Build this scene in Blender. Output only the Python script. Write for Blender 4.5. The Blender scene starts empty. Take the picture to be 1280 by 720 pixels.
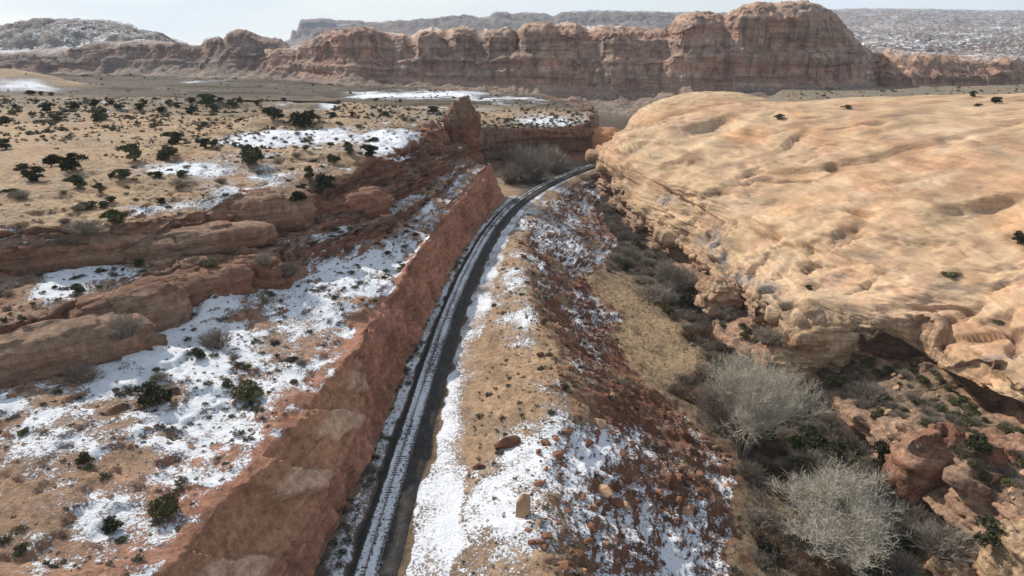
import bpy, math, random
import numpy as np
from mathutils import Vector, Matrix

# ------------------------------------------------------------------ camera, sky, sun, exposure
SC = bpy.context.scene
COL = SC.collection
F = 860.0                      # focal length in pixels of a 1280 wide picture
PITCH = math.atan(335.0 / 860.0)
H = 61.0
cp, sp = math.cos(PITCH), math.sin(PITCH)

cam_d = bpy.data.cameras.new('camera')
cam = bpy.data.objects.new('camera', cam_d)
COL.objects.link(cam)
cam.location = (0, 0, H)
cam.rotation_euler = (math.pi / 2 - PITCH, 0, 0)
cam_d.sensor_width = 36.0
cam_d.lens = 36.0 * F / 1280.0
cam_d.clip_start = 0.5
cam_d.clip_end = 60000
SC.camera = cam

SUN_EL = math.radians(36)
SUN_AZ = math.radians(-47)     # measured from +Y towards +X
sdir = Vector((math.sin(SUN_AZ) * math.cos(SUN_EL), math.cos(SUN_AZ) * math.cos(SUN_EL), math.sin(SUN_EL)))
sun_d = bpy.data.lights.new('sun', 'SUN')
sun_d.energy = 4.6
sun_d.angle = math.radians(1.5)
sun_d.color = (1.0, 0.93, 0.83)
sun = bpy.data.objects.new('sun', sun_d)
COL.objects.link(sun)
sun.rotation_euler = sdir.to_track_quat('Z', 'Y').to_euler()

world = bpy.data.worlds.new('World')
SC.world = world
world.use_nodes = True
wn = world.node_tree
wn.nodes.clear()
w_out = wn.nodes.new('ShaderNodeOutputWorld')
w_bg = wn.nodes.new('ShaderNodeBackground')
w_sky = wn.nodes.new('ShaderNodeTexSky')
w_sky.sky_type = 'NISHITA'
w_sky.sun_disc = False
w_sky.sun_elevation = SUN_EL
w_sky.sun_rotation = SUN_AZ
w_sky.altitude = 1300
w_sky.dust_density = 1.5
w_bg.inputs['Strength'].default_value = 0.12
w_tc = wn.nodes.new('ShaderNodeTexCoord')
w_map = wn.nodes.new('ShaderNodeMapping')
w_map.inputs['Scale'].default_value = (1.0, 1.0, 5.0)
w_no = wn.nodes.new('ShaderNodeTexNoise')
w_no.inputs['Scale'].default_value = 2.6
w_no.inputs['Detail'].default_value = 6
w_rp = wn.nodes.new('ShaderNodeMapRange')
w_rp.inputs['From Min'].default_value = 0.36
w_rp.inputs['From Max'].default_value = 0.66
w_rp.inputs['To Min'].default_value = 0.50
w_rp.inputs['To Max'].default_value = 0.95
w_mx = wn.nodes.new('ShaderNodeMixRGB')
w_mx.inputs['Color2'].default_value = (6.5, 7.1, 7.5, 1)      # thin high cloud veil
wn.links.new(w_tc.outputs['Generated'], w_map.inputs['Vector'])
wn.links.new(w_map.outputs[0], w_no.inputs['Vector'])
wn.links.new(w_no.outputs['Fac'], w_rp.inputs['Value'])
w_sep = wn.nodes.new('ShaderNodeSeparateXYZ')             # the veil looks thicker towards the horizon
wn.links.new(w_tc.outputs['Generated'], w_sep.inputs[0])
w_el = wn.nodes.new('ShaderNodeMapRange')
w_el.inputs['From Min'].default_value = 0.0
w_el.inputs['From Max'].default_value = 1.0
w_el.inputs['To Min'].default_value = 1.0
w_el.inputs['To Max'].default_value = 0.55
wn.links.new(w_sep.outputs['Z'], w_el.inputs['Value'])
w_mu = wn.nodes.new('ShaderNodeMath')
w_mu.operation = 'MULTIPLY'
wn.links.new(w_rp.outputs[0], w_mu.inputs[0])
wn.links.new(w_el.outputs[0], w_mu.inputs[1])
wn.links.new(w_mu.outputs[0], w_mx.inputs['Fac'])
w_cl = wn.nodes.new('ShaderNodeVectorMath')                # below the horizon the sky goes on as at the horizon
w_cl.operation = 'MAXIMUM'
w_cl.inputs[1].default_value = (-1, -1, 0.02)
wn.links.new(w_tc.outputs['Generated'], w_cl.inputs[0])
wn.links.new(w_cl.outputs[0], w_sky.inputs['Vector'])
wn.links.new(w_sky.outputs[0], w_mx.inputs['Color1'])
wn.links.new(w_mx.outputs[0], w_bg.inputs['Color'])
wn.links.new(w_bg.outputs[0], w_out.inputs['Surface'])

SC.view_settings.view_transform = 'Standard'
SC.view_settings.look = 'None'
SC.view_settings.exposure = 0.12
SC.view_settings.gamma = 1.0
SC.view_settings.use_curve_mapping = False
SC.render.engine = 'CYCLES'
SC.cycles.use_denoising = True
SC.cycles.max_bounces = 5
SC.cycles.diffuse_bounces = 3
SC.cycles.transparent_max_bounces = 8
SC.cycles.volume_bounces = 1

# ------------------------------------------------------------------ numeric helpers
rng = np.random.default_rng(7)
random.seed(7)
TAB = np.random.default_rng(11).random((64, 64, 64)).astype(np.float32) * 2 - 1


def vnoise(p, seed=0):
    """smooth value noise, p (N,3), returns -1..1"""
    p = p + np.float32(seed * 17.13 + 1000.37)
    i = np.floor(p).astype(np.int32)
    f = (p - i).astype(np.float32)
    f = f * f * (3 - 2 * f)
    i &= 63
    j = (i + 1) & 63
    x0, y0, z0 = i[:, 0], i[:, 1], i[:, 2]
    x1, y1, z1 = j[:, 0], j[:, 1], j[:, 2]
    fx, fy, fz = f[:, 0], f[:, 1], f[:, 2]
    a = TAB[x0, y0, z0]; a = a + (TAB[x1, y0, z0] - a) * fx
    b = TAB[x0, y1, z0]; b = b + (TAB[x1, y1, z0] - b) * fx
    c = TAB[x0, y0, z1]; c = c + (TAB[x1, y0, z1] - c) * fx
    d = TAB[x0, y1, z1]; d = d + (TAB[x1, y1, z1] - d) * fx
    a = a + (b - a) * fy
    c = c + (d - c) * fy
    return a + (c - a) * fz


def cell(p, seed=0):
    i = (np.floor(p + seed * 31.7 + 500).astype(np.int32)) & 63
    return TAB[i[:, 0], i[:, 1], i[:, 2]]


def fbm(p, size, octs=4, seed=0, gain=0.5, ridged=False):
    """size: wavelength in metres (scalar or 3-tuple)"""
    q = p.astype(np.float32) / np.asarray(size, np.float32)
    out = np.zeros(len(p), np.float32)
    a, tot = 1.0, 0.0
    for o in range(octs):
        n = vnoise(q, seed + o)
        if ridged:
            n = 1 - 2 * np.abs(n)
        out += a * n
        tot += a
        a *= gain
        q = q * 2.03 + 3.1
    return out / tot


def sstep(a, b, x):
    t = np.clip((x - a) / (b - a), 0, 1)
    return t * t * (3 - 2 * t)


def pix(P):
    """project world points to the 1280x720 picture (used to look things up, like a surveyor's sight)"""
    x, y, z = P[:, 0], P[:, 1], P[:, 2]
    zc = np.maximum(y * cp + (H - z) * sp, 0.1)
    yc = (H - z) * cp - y * sp
    return 640 + F * x / zc, 360 + F * yc / zc


def unz(px, py, z):
    u, v = (px - 640) / F, (py - 360) / F
    t = (H - z) / (sp + cp * v)
    return np.array((u * t, (cp - sp * v) * t, z))


def uny(px, py, Y):
    u, v = (px - 640) / F, (py - 360) / F
    t = Y / (cp - sp * v)
    return np.array((u * t, Y, H - (sp + cp * v) * t))


def gsm(a, s):
    """gaussian smoothing along axis 0"""
    if s <= 0:
        return a
    r = int(3 * s) + 1
    k = np.exp(-0.5 * (np.arange(-r, r + 1) / s) ** 2)
    k /= k.sum()
    pad = np.concatenate([np.repeat(a[:1], r, 0), a, np.repeat(a[-1:], r, 0)], 0)
    out = np.zeros_like(a)
    for i, w in enumerate(k):
        out += w * pad[i:i + len(a)]
    return out


def grid_normals(P):
    du = np.gradient(P, axis=0)
    dv = np.gradient(P, axis=1)
    n = np.cross(du, dv)
    l = np.linalg.norm(n, axis=2, keepdims=True)
    n = n / np.maximum(l, 1e-9)
    return n


def mesh_np(name, V, Q, smooth=True, attrs=None):
    """V (N,3) vertices, Q (M,k) faces with k corners"""
    me = bpy.data.meshes.new(name)
    k = Q.shape[1]
    me.vertices.add(len(V))
    me.vertices.foreach_set('co', np.ascontiguousarray(V, np.float32).ravel())
    me.loops.add(Q.size)
    me.loops.foreach_set('vertex_index', np.ascontiguousarray(Q, np.int32).ravel())
    me.polygons.add(len(Q))
    me.polygons.foreach_set('loop_start', np.arange(0, Q.size, k, dtype=np.int32))
    me.polygons.foreach_set('use_smooth', np.full(len(Q), smooth))
    for an, av in (attrs or {}).items():
        if av.ndim == 2:
            at = me.attributes.new(an, 'FLOAT_COLOR', 'POINT')
            c4 = np.ones((len(V), 4), np.float32)
            c4[:, :3] = av
            at.data.foreach_set('color', c4.ravel())
        else:
            at = me.attributes.new(an, 'FLOAT', 'POINT')
            at.data.foreach_set('value', np.ascontiguousarray(av, np.float32))
    me.update(calc_edges=True)
    me.validate()
    return me


def grid_faces(R, C, flip=False):
    i = np.arange((R - 1) * C).reshape(R - 1, C)[:, :-1].ravel()
    q = np.stack([i, i + 1, i + C + 1, i + C], 1)
    return q[:, ::-1] if flip else q


def link(name, me, mat=None, parent=None):
    o = bpy.data.objects.new(name, me)
    COL.objects.link(o)
    if mat is not None:
        if len(me.materials) == 0:
            me.materials.append(mat)
    if parent is not None:
        o.parent = parent
    return o


def tag(o, label=None, cat=None, group=None, kind=None):
    if label: o['label'] = label
    if cat: o['category'] = cat
    if group: o['group'] = group
    if kind: o['kind'] = kind
    return o


def mixc(a, b, w):
    return a + (b - a) * w[:, None]


# ------------------------------------------------------------------ materials
def nd(nt, t, **kw):
    n = nt.nodes.new(t)
    for k, v in kw.items():
        setattr(n, k, v)
    return n


def terrain_material(name, bump=0.5, fine=1.0, scale=1.0):
    m = bpy.data.materials.new(name)
    m.use_nodes = True
    nt = m.node_tree
    L = nt.links.new
    bs = nt.nodes['Principled BSDF']
    tc = nd(nt, 'ShaderNodeTexCoord')

    def noise(sc, det=4, rough=0.6, mapping=None):
        n = nd(nt, 'ShaderNodeTexNoise')
        n.inputs['Scale'].default_value = sc
        n.inputs['Detail'].default_value = det
        n.inputs['Roughness'].default_value = rough
        src = tc.outputs['Object']
        if mapping:
            mp = nd(nt, 'ShaderNodeMapping')
            mp.inputs['Scale'].default_value = mapping
            L(src, mp.inputs['Vector'])
            src = mp.outputs[0]
        L(src, n.inputs['Vector'])
        return n.outputs['Fac']

    def math_(op, a, b=None, clamp=False):
        n = nd(nt, 'ShaderNodeMath', operation=op, use_clamp=clamp)
        for i, v in enumerate((a, b)):
            if v is None: continue
            if isinstance(v, (int, float)): n.inputs[i].default_value = v
            else: L(v, n.inputs[i])
        return n.outputs[0]

    def rng_(v, a, b, c, d):
        n = nd(nt, 'ShaderNodeMapRange')
        n.inputs['From Min'].default_value = a
        n.inputs['From Max'].default_value = b
        n.inputs['To Min'].default_value = c
        n.inputs['To Max'].default_value = d
        L(v, n.inputs['Value'])
        return n.outputs[0]

    def attr(nm):
        a = nd(nt, 'ShaderNodeAttribute', attribute_name=nm)
        return a

    def mixrgb(bt, fac, c1, c2):
        n = nd(nt, 'ShaderNodeMixRGB', blend_type=bt)
        for k, v in (('Fac', fac), ('Color1', c1), ('Color2', c2)):
            if isinstance(v, (int, float)): n.inputs[k].default_value = v
            elif isinstance(v, tuple): n.inputs[k].default_value = v
            else: L(v, n.inputs[k])
        return n.outputs[0]

    col = attr('col').outputs['Color']
    rock = attr('rock').outputs['Fac']
    snow = attr('snow').outputs['Fac']
    scrub = attr('scrub').outputs['Fac']
    varn = attr('varn').outputs['Fac']
    n_big = noise(0.12 * scale, 3)
    n_mid = noise(0.9 * scale, 6, 0.65)
    n_fine = noise(4.5 * scale, 6, 0.7)
    strata = noise(1.0, 5, 0.65, (0.06 * scale, 0.06 * scale, 1.3 * scale))
    streak = noise(1.0, 5, 0.6, (0.9 * scale, 0.9 * scale, 0.07 * scale))
    v1 = rng_(n_big, 0.3, 0.7, 0.85, 1.15)
    v2 = rng_(n_mid, 0.3, 0.7, 0.64, 1.32)
    v3 = rng_(n_fine, 0.3, 0.7, 0.68, 1.30)
    v = math_('MULTIPLY', v2, v3)
    slick = attr('slick').outputs['Fac']
    v = math_('ADD', math_('MULTIPLY', math_('SUBTRACT', v, 1.0), math_('SUBTRACT', 1.0, math_('MULTIPLY', slick, .62))), 1.0)
    v = math_('MULTIPLY', v, v1)
    c = mixrgb('MULTIPLY', 1.0, col, v)
    # bedding
    sv = rng_(strata, 0.34, 0.66, 0.62, 1.24)
    c = mixrgb('MULTIPLY', math_('MULTIPLY', rock, 0.9), c, sv)
    # desert varnish streaks
    st = rng_(streak, 0.48, 0.62, 0.0, 1.0)
    c = mixrgb('MIX', math_('MULTIPLY', math_('MULTIPLY', st, varn), 0.75), c, (0.085, 0.07, 0.065, 1))
    # small dark tufts and pebbles on soil
    tuft = rng_(noise(1.5 * scale, 4, 0.7), 0.54, 0.62, 0.0, 1.0)
    c = mixrgb('MIX', math_('MULTIPLY', tuft, scrub), c, (0.085, 0.075, 0.05, 1))
    # snow with ragged edge, only where the face looks up
    geo = nd(nt, 'ShaderNodeNewGeometry')
    sep = nd(nt, 'ShaderNodeSeparateXYZ')
    L(geo.outputs['Normal'], sep.inputs[0])
    up = rng_(sep.outputs['Z'], 0.45, 0.88, -0.6, 0.0)
    brk = math_('SUBTRACT', noise(2.5 * scale, 8, 0.78), 0.5)
    brk2 = math_('SUBTRACT', n_fine, 0.5)
    sm = math_('ADD', math_('ADD', snow, up), math_('ADD', math_('MULTIPLY', brk, 2.4), math_('MULTIPLY', brk2, 0.9)))
    sm = rng_(sm, 0.46, 0.54, 0.0, 1.0)
    snv = rng_(n_mid, 0.3, 0.7, 0.9, 1.05)
    snc = mixrgb('MULTIPLY', 1.0, (0.80, 0.82, 0.86, 1), snv)
    c = mixrgb('MIX', sm, c, snc)
    L(c, bs.inputs['Base Color'])
    bs.inputs['Roughness'].default_value = 0.9
    bs.inputs['Specular IOR Level'].default_value = 0.15
    # fine relief
    hh = math_('ADD', math_('MULTIPLY', n_mid, 0.9), math_('MULTIPLY', n_fine, 0.35 * fine))
    hh = math_('ADD', hh, math_('MULTIPLY', math_('MULTIPLY', strata, rock), 0.9))
    hh = math_('ADD', hh, math_('MULTIPLY', sm, 0.25))
    bp = nd(nt, 'ShaderNodeBump')
    L(math_('MULTIPLY', math_('SUBTRACT', 1.0, math_('MULTIPLY', slick, .5)), bump), bp.inputs['Strength'])
    bp.inputs['Distance'].default_value = 0.6 / scale
    L(hh, bp.inputs['Height'])
    L(bp.outputs[0], bs.inputs['Normal'])
    return m


def simple_material(name, c1, c2, scale=3.0, rough=0.85, bump=0.0, per_object=0.0, spec=0.15, transl=0.0):
    m = bpy.data.materials.new(name)
    m.use_nodes = True
    nt = m.node_tree
    L = nt.links.new
    bs = nt.nodes['Principled BSDF']
    tc = nd(nt, 'ShaderNodeTexCoord')
    no = nd(nt, 'ShaderNodeTexNoise')
    no.inputs['Scale'].default_value = scale
    no.inputs['Detail'].default_value = 5
    L(tc.outputs['Object'], no.inputs['Vector'])
    rp = nd(nt, 'ShaderNodeValToRGB')
    rp.color_ramp.elements[0].position = 0.32
    rp.color_ramp.elements[1].position = 0.68
    rp.color_ramp.elements[0].color = (*c1, 1)
    rp.color_ramp.elements[1].color = (*c2, 1)
    L(no.outputs['Fac'], rp.inputs[0])
    out = rp.outputs[0]
    if per_object:
        oi = nd(nt, 'ShaderNodeObjectInfo')
        mr = nd(nt, 'ShaderNodeMapRange')
        mr.inputs['To Min'].default_value = 1 - per_object
        mr.inputs['To Max'].default_value = 1 + per_object
        L(oi.outputs['Random'], mr.inputs['Value'])
        mx = nd(nt, 'ShaderNodeMixRGB', blend_type='MULTIPLY')
        mx.inputs['Fac'].default_value = 1
        L(out, mx.inputs['Color1'])
        L(mr.outputs[0], mx.inputs['Color2'])
        out = mx.outputs[0]
    L(out, bs.inputs['Base Color'])
    bs.inputs['Roughness'].default_value = rough
    bs.inputs['Specular IOR Level'].default_value = spec
    if bump:
        bp = nd(nt, 'ShaderNodeBump')
        bp.inputs['Strength'].default_value = bump
        bp.inputs['Distance'].default_value = 0.2
        L(no.outputs['Fac'], bp.inputs['Height'])
        L(bp.outputs[0], bs.inputs['Normal'])
    return m


M_NEAR = terrain_material('sandstone_and_soil', 0.9, 1.2, 1.0)
M_FAR = terrain_material('far_sandstone', 0.6, 0.8, 0.16)
M_MID = terrain_material('middle_distance_rock', 0.6, 0.8, 0.06)
M_VFAR = terrain_material('distant_rock', 0.5, 0.8, 0.03)

# linear base colours
C_SAND = np.array((0.45, 0.315, 0.195)); C_SAND2 = np.array((0.38, 0.275, 0.185))
C_SOIL = np.array((0.41, 0.235, 0.145))
C_RED = np.array((0.42, 0.205, 0.135)); C_BROWN = np.array((0.30, 0.195, 0.135))
C_DKRED = np.array((0.24, 0.115, 0.075))
C_SLICK = np.array((0.51, 0.355, 0.22)); C_SLICK2 = np.array((0.50, 0.30, 0.17)); C_PINK = np.array((0.52, 0.31, 0.21))
C_TALUS = np.array((0.20, 0.092, 0.056)); C_SPOIL = np.array((0.40, 0.265, 0.165))
C_GRASS = np.array((0.31, 0.22, 0.13)); C_DARK = np.array((0.17, 0.125, 0.085))
C_BALL = np.array((0.062, 0.057, 0.052))
C_SAGE = np.array((0.20, 0.165, 0.115)); C_GREY = np.array((0.25, 0.19, 0.15))

# ------------------------------------------------------------------ the canyon: anchor lines along Y
ROW0, ROW1 = 38.0, 352.0
nrow = int(math.log(ROW1 / ROW0) / 0.0047)
YR = ROW0 * np.exp(np.linspace(0, math.log(ROW1 / ROW0), nrow))
YF = np.arange(30.0, 365.0, 1.0)


def line(keys, sm=2.5):
    k = np.array(keys, float)
    x = gsm(np.interp(YF, k[:, 0], k[:, 1]), sm)
    z = gsm(np.interp(YF, k[:, 0], k[:, 2]), sm)
    return np.interp(YR, YF, x), np.interp(YR, YF, z)


TRK = [(30, -17.0, 0), (63, -16.7, 0), (96, -15.6, 0), (137, -14.0, 0), (168, -11.4, 0), (204, -6.9, 0), (236, 0, 0),
       (261, 9.3, 0), (283, 19.9, 0), (310, 36.9, 0), (335, 58, 0), (362, 90, 0)]


def trk_x(y):
    k = np.array(TRK)
    x = gsm(np.interp(YF, k[:, 0], k[:, 1]), 7)
    return np.interp(y, YF, x)


tX = trk_x(YR)
n2 = lambda sz, seed: fbm(np.stack([YR, YR * 0 + 3.3, YR * 0], 1), sz, 3, seed)

l1t = line([(30, -150, 28), (100, -104, 28), (110, -86, 28), (115, -73, 27), (124, -62, 27), (140, -54, 27), (150, -47, 26.5),
            (167, -39, 27), (191, -31.5, 27), (215, -29, 27), (252, -28, 27), (258, -31, 26), (264, -42, 25), (274, -70, 24), (362, -75, 23)], 2)
l1f = line([(30, -146, 22), (96, -98, 22), (104, -82, 22), (111.5, -70, 22), (117, -59, 21.5), (126.5, -52, 20), (133, -43.5, 19.5),
            (157, -32.5, 17), (173, -28.5, 16), (200, -22.5, 14.5), (240, -16.5, 15), (252, -13, 14.5), (258, -22, 10), (264, -35, 4), (274, -62, 0), (362, -66, 0)], 2)
l2t = line([(30, -115, 21), (78, -84, 21), (87, -71.5, 21), (92, -66.5, 20.3), (108, -65, 21), (116, -57, 20.8), (124, -52, 19.6), (132, -42.5, 19),
            (157, -31, 16.6), (173, -27, 15.6), (200, -21, 14.0), (240, -15, 14.6), (252, -11, 14.2), (258, -21, 9.6), (264, -34, 3.6), (274, -60, -.4), (362, -64, -.4)], 2)
l2f = line([(30, -105, 16), (70, -76, 16), (78, -66.5, 16), (84, -60, 15.5), (96, -58, 15.5), (102, -52.5, 15.5), (112, -45, 16), (129, -37.5, 15.6),
            (148, -30.5, 14.6), (170, -25.2, 13.6), (200, -19, 13.0), (240, -13, 14.0), (252, -9.5, 13.8), (258, -20, 9), (264, -33, 3), (274, -58, -.8), (362, -62, -.8)], 2)
rim = line([(30, -37, 13), (50, -33.1, 13), (63, -29.9, 13), (85, -26.8, 12.2), (98, -25.1, 12), (126, -23.3, 12), (157, -20.8, 12), (201, -15.6, 12.3),
            (240, -9.6, 13.4), (252, -6.8, 13), (258, -18, 8), (264, -31, 2), (274, -56, -1), (362, -60, -1)], 1.6)
slb = line([(30, -31, 6), (57, -27, 6), (73.5, -24.4, 6), (89, -22.3, 6.2), (97, -23.4, 9.5), (105, -23.3, 9.5), (126, -21.6, 9), (157, -19, 9), (201, -13.6, 9),
            (240, -7.6, 9.5), (252, -5, 9), (258, -16, 6), (264, -30, 1), (274, -54, -1.2), (362, -58, -1.2)], 1.6)
bas = line([(30, -25, .3), (64, -23.6, .3), (79, -22.6, .3), (89.5, -21, .3), (111, -20.6, .3), (136, -18.9, .3), (167, -16.3, .3), (207, -10.4, .2),
            (243, -4.0, -.4), (252, -2, -.6), (258, -13, -1), (264, -27, -1.6), (274, -50, -1.8), (362, -54, -2)], 1.6)
bedl = (tX - 2.9, np.full(nrow, -0.25))
bedr = (tX + 3.3, np.full(nrow, -0.25))
shl = line([(30, -6.5, .3), (80, -6.5, .6), (131, -5.5, .7), (168, -3.5, .5), (204, -.5, .0), (236, 5.2, -.4), (261, 14.4, -.4), (283, 25, -.4), (310, 42, -.4), (335, 63.4, -.4), (362, 96, -.4)])
crs = line([(30, 2, 1.5), (85, 6, 3.6), (99, 9, 4.0), (115, 8, 4.2), (131, 5.4, 4.0), (150, 3.2, 3.0), (184, 3.0, 1.2), (210, 3.2, -.6), (236, 9, -1.2), (261, 17.5, -1.4),
            (283, 28, -1.4), (310, 44.5, -1.4), (335, 66, -1.4), (362, 99, -1.4)])
sl2 = line([(30, 14, -6), (78, 18, -6.5), (95, 23, -6.6), (107, 25.5, -7.4), (118, 21.5, -6.4), (134, 16.5, -6), (150, 13.5, -6.5), (174, 15, -7), (187, 11.5, -4.5), (196, 11.5, -4.5),
            (207, 16, -5.6), (222, 21, -6.4), (236, 22, -6), (262, 26, -5), (283, 34, -5), (310, 47, -4), (335, 69, -4), (362, 102, -4)])
fot = line([(30, 24, -14), (60, 26.5, -14), (78, 30, -14), (95, 36.5, -14), (107, 39, -14), (118, 33.5, -14), (134, 27.6, -14), (150, 25, -14), (174, 26.5, -14), (185, 22, -11.5),
            (195, 22, -10), (207, 30, -11), (222, 36.5, -12), (236, 36, -11.5), (262, 34, -9), (280, 38.5, -7), (300, 43, -5), (312, 50, -5), (335, 71, -5), (362, 104, -5)])
cbs = line([(30, 72, -14), (84, 68.5, -14), (95, 66.5, -14), (104, 66, -14), (127, 61.5, -14), (138, 58, -14), (154, 51, -14), (170, 53, -14), (186, 55.5, -14), (215, 50.5, -13.4), (236, 45.5, -12.6),
            (262, 40.5, -10.5), (280, 39.6, -8), (300, 43.6, -5.2), (312, 50.5, -5), (335, 71.5, -5), (362, 104.5, -5)], 2)
tot = line([(30, 76, -4), (84, 71, -3), (95, 68, -2), (102, 68, -3.5), (109, 68, -9), (127, 63.5, -11), (138, 58.7, -9), (154, 52, -11.5), (170, 54, -12), (186, 56.5, -12), (215, 51.4, -11),
            (236, 46, -10), (262, 40.6, -7), (280, 39.2, -4), (300, 43.2, -2), (312, 50, -2), (335, 71, -2), (362, 104, -2)], 1.6)
tin = line([(30, 88, -2), (84, 84, -2), (95, 82.5, -2.2), (105, 82, -3.4), (115, 83, -5), (122, 83, -4.4), (128, 76, -5.5), (134, 66, -6), (140, 61.5, -6), (154, 55, -9), (170, 56.4, -10), (186, 58.2, -10.4),
            (215, 52.3, -9), (236, 46.2, -7.5), (262, 40.3, -3.4), (280, 38.5, 0), (300, 42.2, 1), (312, 49, 1), (335, 70, 1), (362, 103, 1)], 1.6)
rec = line([(30, 90, 2), (84, 87, 1.5), (98, 86.5, .4), (108, 84.5, -1), (115, 85.5, -2), (122, 86, -1), (128, 80, -2), (134, 68, -2.6), (140, 63.5, -2.4), (154, 57.5, -6), (170, 57.5, -7.4), (186, 58.6, -8),
            (215, 53, -7.4), (236, 45.2, -4.8), (262, 39.6, -.6), (280, 37.2, 3), (300, 40.2, 4), (312, 47, 4), (335, 69, 4), (362, 101, 4)], 1.6)
rmr = line([(30, 84, 5), (84, 84.5, 4.4), (98, 84, 3.2), (111, 80, 2), (118, 80.2, 2), (125, 80.5, 2), (130, 76, 1.6), (134.5, 67, 1), (139, 62.2, .2), (146, 60.8, -1.4), (154, 60.2, -2.2), (170, 57.8, -4.6), (191, 58.2, -6),
            (215, 53.2, -5.8), (242, 43.6, -2.6), (262, 38.8, 2.6), (277, 36.6, 6), (300, 39.4, 8), (312, 46, 8), (335, 68, 8), (362, 100, 8)], 1.6)
m1 = line([(30, 94, 12), (98, 96, 12.5), (125, 95, 12), (140, 84, 9), (151, 79, 7.6), (170, 75, 7.8), (185, 72, 7.4), (213, 66, 8.4), (236, 55.5, 9.6), (258, 48, 12), (280, 44, 14),
           (300, 44.5, 15), (312, 50, 15), (335, 72, 15), (362, 104, 14)], 5)
m2 = line([(30, 122, 22), (125, 128, 23.5), (151, 124, 20.5), (185, 112, 18.5), (213, 104, 18.6), (236, 95, 19), (258, 85, 20), (280, 77, 20.5), (300, 70, 20.5), (322, 74, 21), (345, 94, 20), (362, 110, 18)], 6)
m3 = line([(30, 165, 34), (125, 172, 35), (185, 165, 31), (213, 160, 29.5), (258, 142, 28), (280, 136, 28), (300, 128, 27.6), (322, 122, 27), (345, 120, 25), (362, 122, 22)], 6)
m4 = (0.86 * YR + 95, np.interp(YR, [30, 200, 282, 330, 352], [46, 45, 41, 35, 30]))
a0 = (-0.80 * YR - 34, np.interp(YR, [30, 180, 260, 300, 352], [30, 30, 28.5, 27, 25.5]))
a1 = (0.45 * a0[0] + 0.55 * l1t[0], np.interp(YR, [30, 180, 260, 352], [29.5, 29.4, 27.6, 25]))

l1f = (l1f[0] - 2.6, l1f[1]); l2f = (l2f[0] - 2.4, l2f[1]); l2t = (np.maximum(l2t[0], l1f[0] + 1.0), l2t[1])
rec = (rec[0] + np.interp(YR, [30, 100, 140, 200, 260, 362], [1.5, 1.5, 2, 1.5, 1, 0]), rec[1]); tin = (tin[0] + np.interp(YR, [30, 100, 140, 200, 260, 362], [2, 2, 1.5, 1.5, .5, 0]), tin[1]); rmr = (rmr[0] - np.interp(YR, [30, 120, 140, 200, 362], [1, 1.5, 1.5, 1, 0]), rmr[1])
def wob(k, a, b, sd, az=.0):
    x, z = k
    n1_, n2_ = n2(14, sd), n2(4.2, sd + 3)
    return x + a * n1_ + b * n2_, z + az * n2(6, sd + 6)
rim = wob(rim, 1.7, .9, 801, .9); slb = wob(slb, 1.2, .6, 811, .8); bas = wob(bas, .7, .5, 821)
crs = wob(crs, 1.2, .7, 831, .6); fot = wob(fot, 2.4, 1.2, 841); l1t = wob(l1t, 3.5, 1.6, 851, 1.0); l2t = wob(l2t, 3.0, 1.5, 861, 1.0); l1f = wob(l1f, 3.5, 1.6, 851); l2f = wob(l2f, 3.0, 1.5, 861)
rmr = wob(rmr, 2.2, 1.3, 871, .8); tot = wob(tot, 2.0, 1.2, 881, .8); cbs = wob(cbs, 1.6, .8, 891)
l2t = (np.maximum(l2t[0], l1f[0] + .8), l2t[1]); l2f = (np.maximum(l2f[0], l2t[0] + .8), l2f[1])
ANCH = [a0, a1, l1t, l1f, l2t, l2f, rim, slb, bas, bedl, bedr, shl, crs, sl2, fot, cbs, tot, tin, rec, rmr, m1, m2, m3, m4]
CNT = [86, 116, 46, 34, 44, 120, 40, 60, 22, 22, 34, 50, 62, 62, 64, 36, 36, 26, 40, 120, 116, 66, 28]
A0, A1, L1T, L1F, L2T, L2F, RIM, SLB, BAS, BEDL, BEDR, SHL, CRS, SL2, FOT, CBS, TOT, TIN, REC, RMR, MM1, MM2, MM3, MM4 = range(24)

cols, cc = [], []
for k, n in enumerate(CNT):
    (xa, za), (xb, zb) = ANCH[k], ANCH[k + 1]
    t = np.arange(n) / n
    if k == len(CNT) - 1:
        t = np.linspace(0, 1, n)
    X = xa[:, None] + (xb - xa)[:, None] * t
    Z = za[:, None] + (zb - za)[:, None] * t
    cols.append(np.stack([X, np.repeat(YR[:, None], len(t), 1), Z], 2))
    cc.append(k + t)
P = np.concatenate(cols, 1)
cc = np.concatenate(cc)
Rn, Cn = P.shape[:2]
# round the profile: strongly on slickrock, lightly on cut rock
soft = np.transpose(gsm(np.transpose(P, (1, 0, 2)), 11), (1, 0, 2))
hard = np.transpose(gsm(np.transpose(P, (1, 0, 2)), 2.5), (1, 0, 2))
wsoft = np.interp(cc, [0, L1T - .6, L1T, L2F, L2F + .5, RIM - .3, RIM, BAS, BEDL, BEDR, SHL, SL2, FOT, CBS, REC, RMR, RMR + .4, 23],
                  [1, 1, .35, .35, 1, .6, 0, 0, 0, 0, .6, .8, .9, .2, .1, .25, 1, 1])[None, :, None]
P = hard + (soft - hard) * wsoft
N = grid_normals(P)
if N[:, :, 2].mean() < 0:
    N = -N
Pf = P.reshape(-1, 3).astype(np.float32)
Nf = N.reshape(-1, 3).astype(np.float32)
CCf = np.tile(cc, Rn).astype(np.float32)
Yf = Pf[:, 1].copy()
pxv, pyv = pix(Pf)
steep = np.clip(1 - np.abs(Nf[:, 2]), 0, 1)
def cw(xs, ys): return np.interp(CCf, xs, ys).astype(np.float32)

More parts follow.
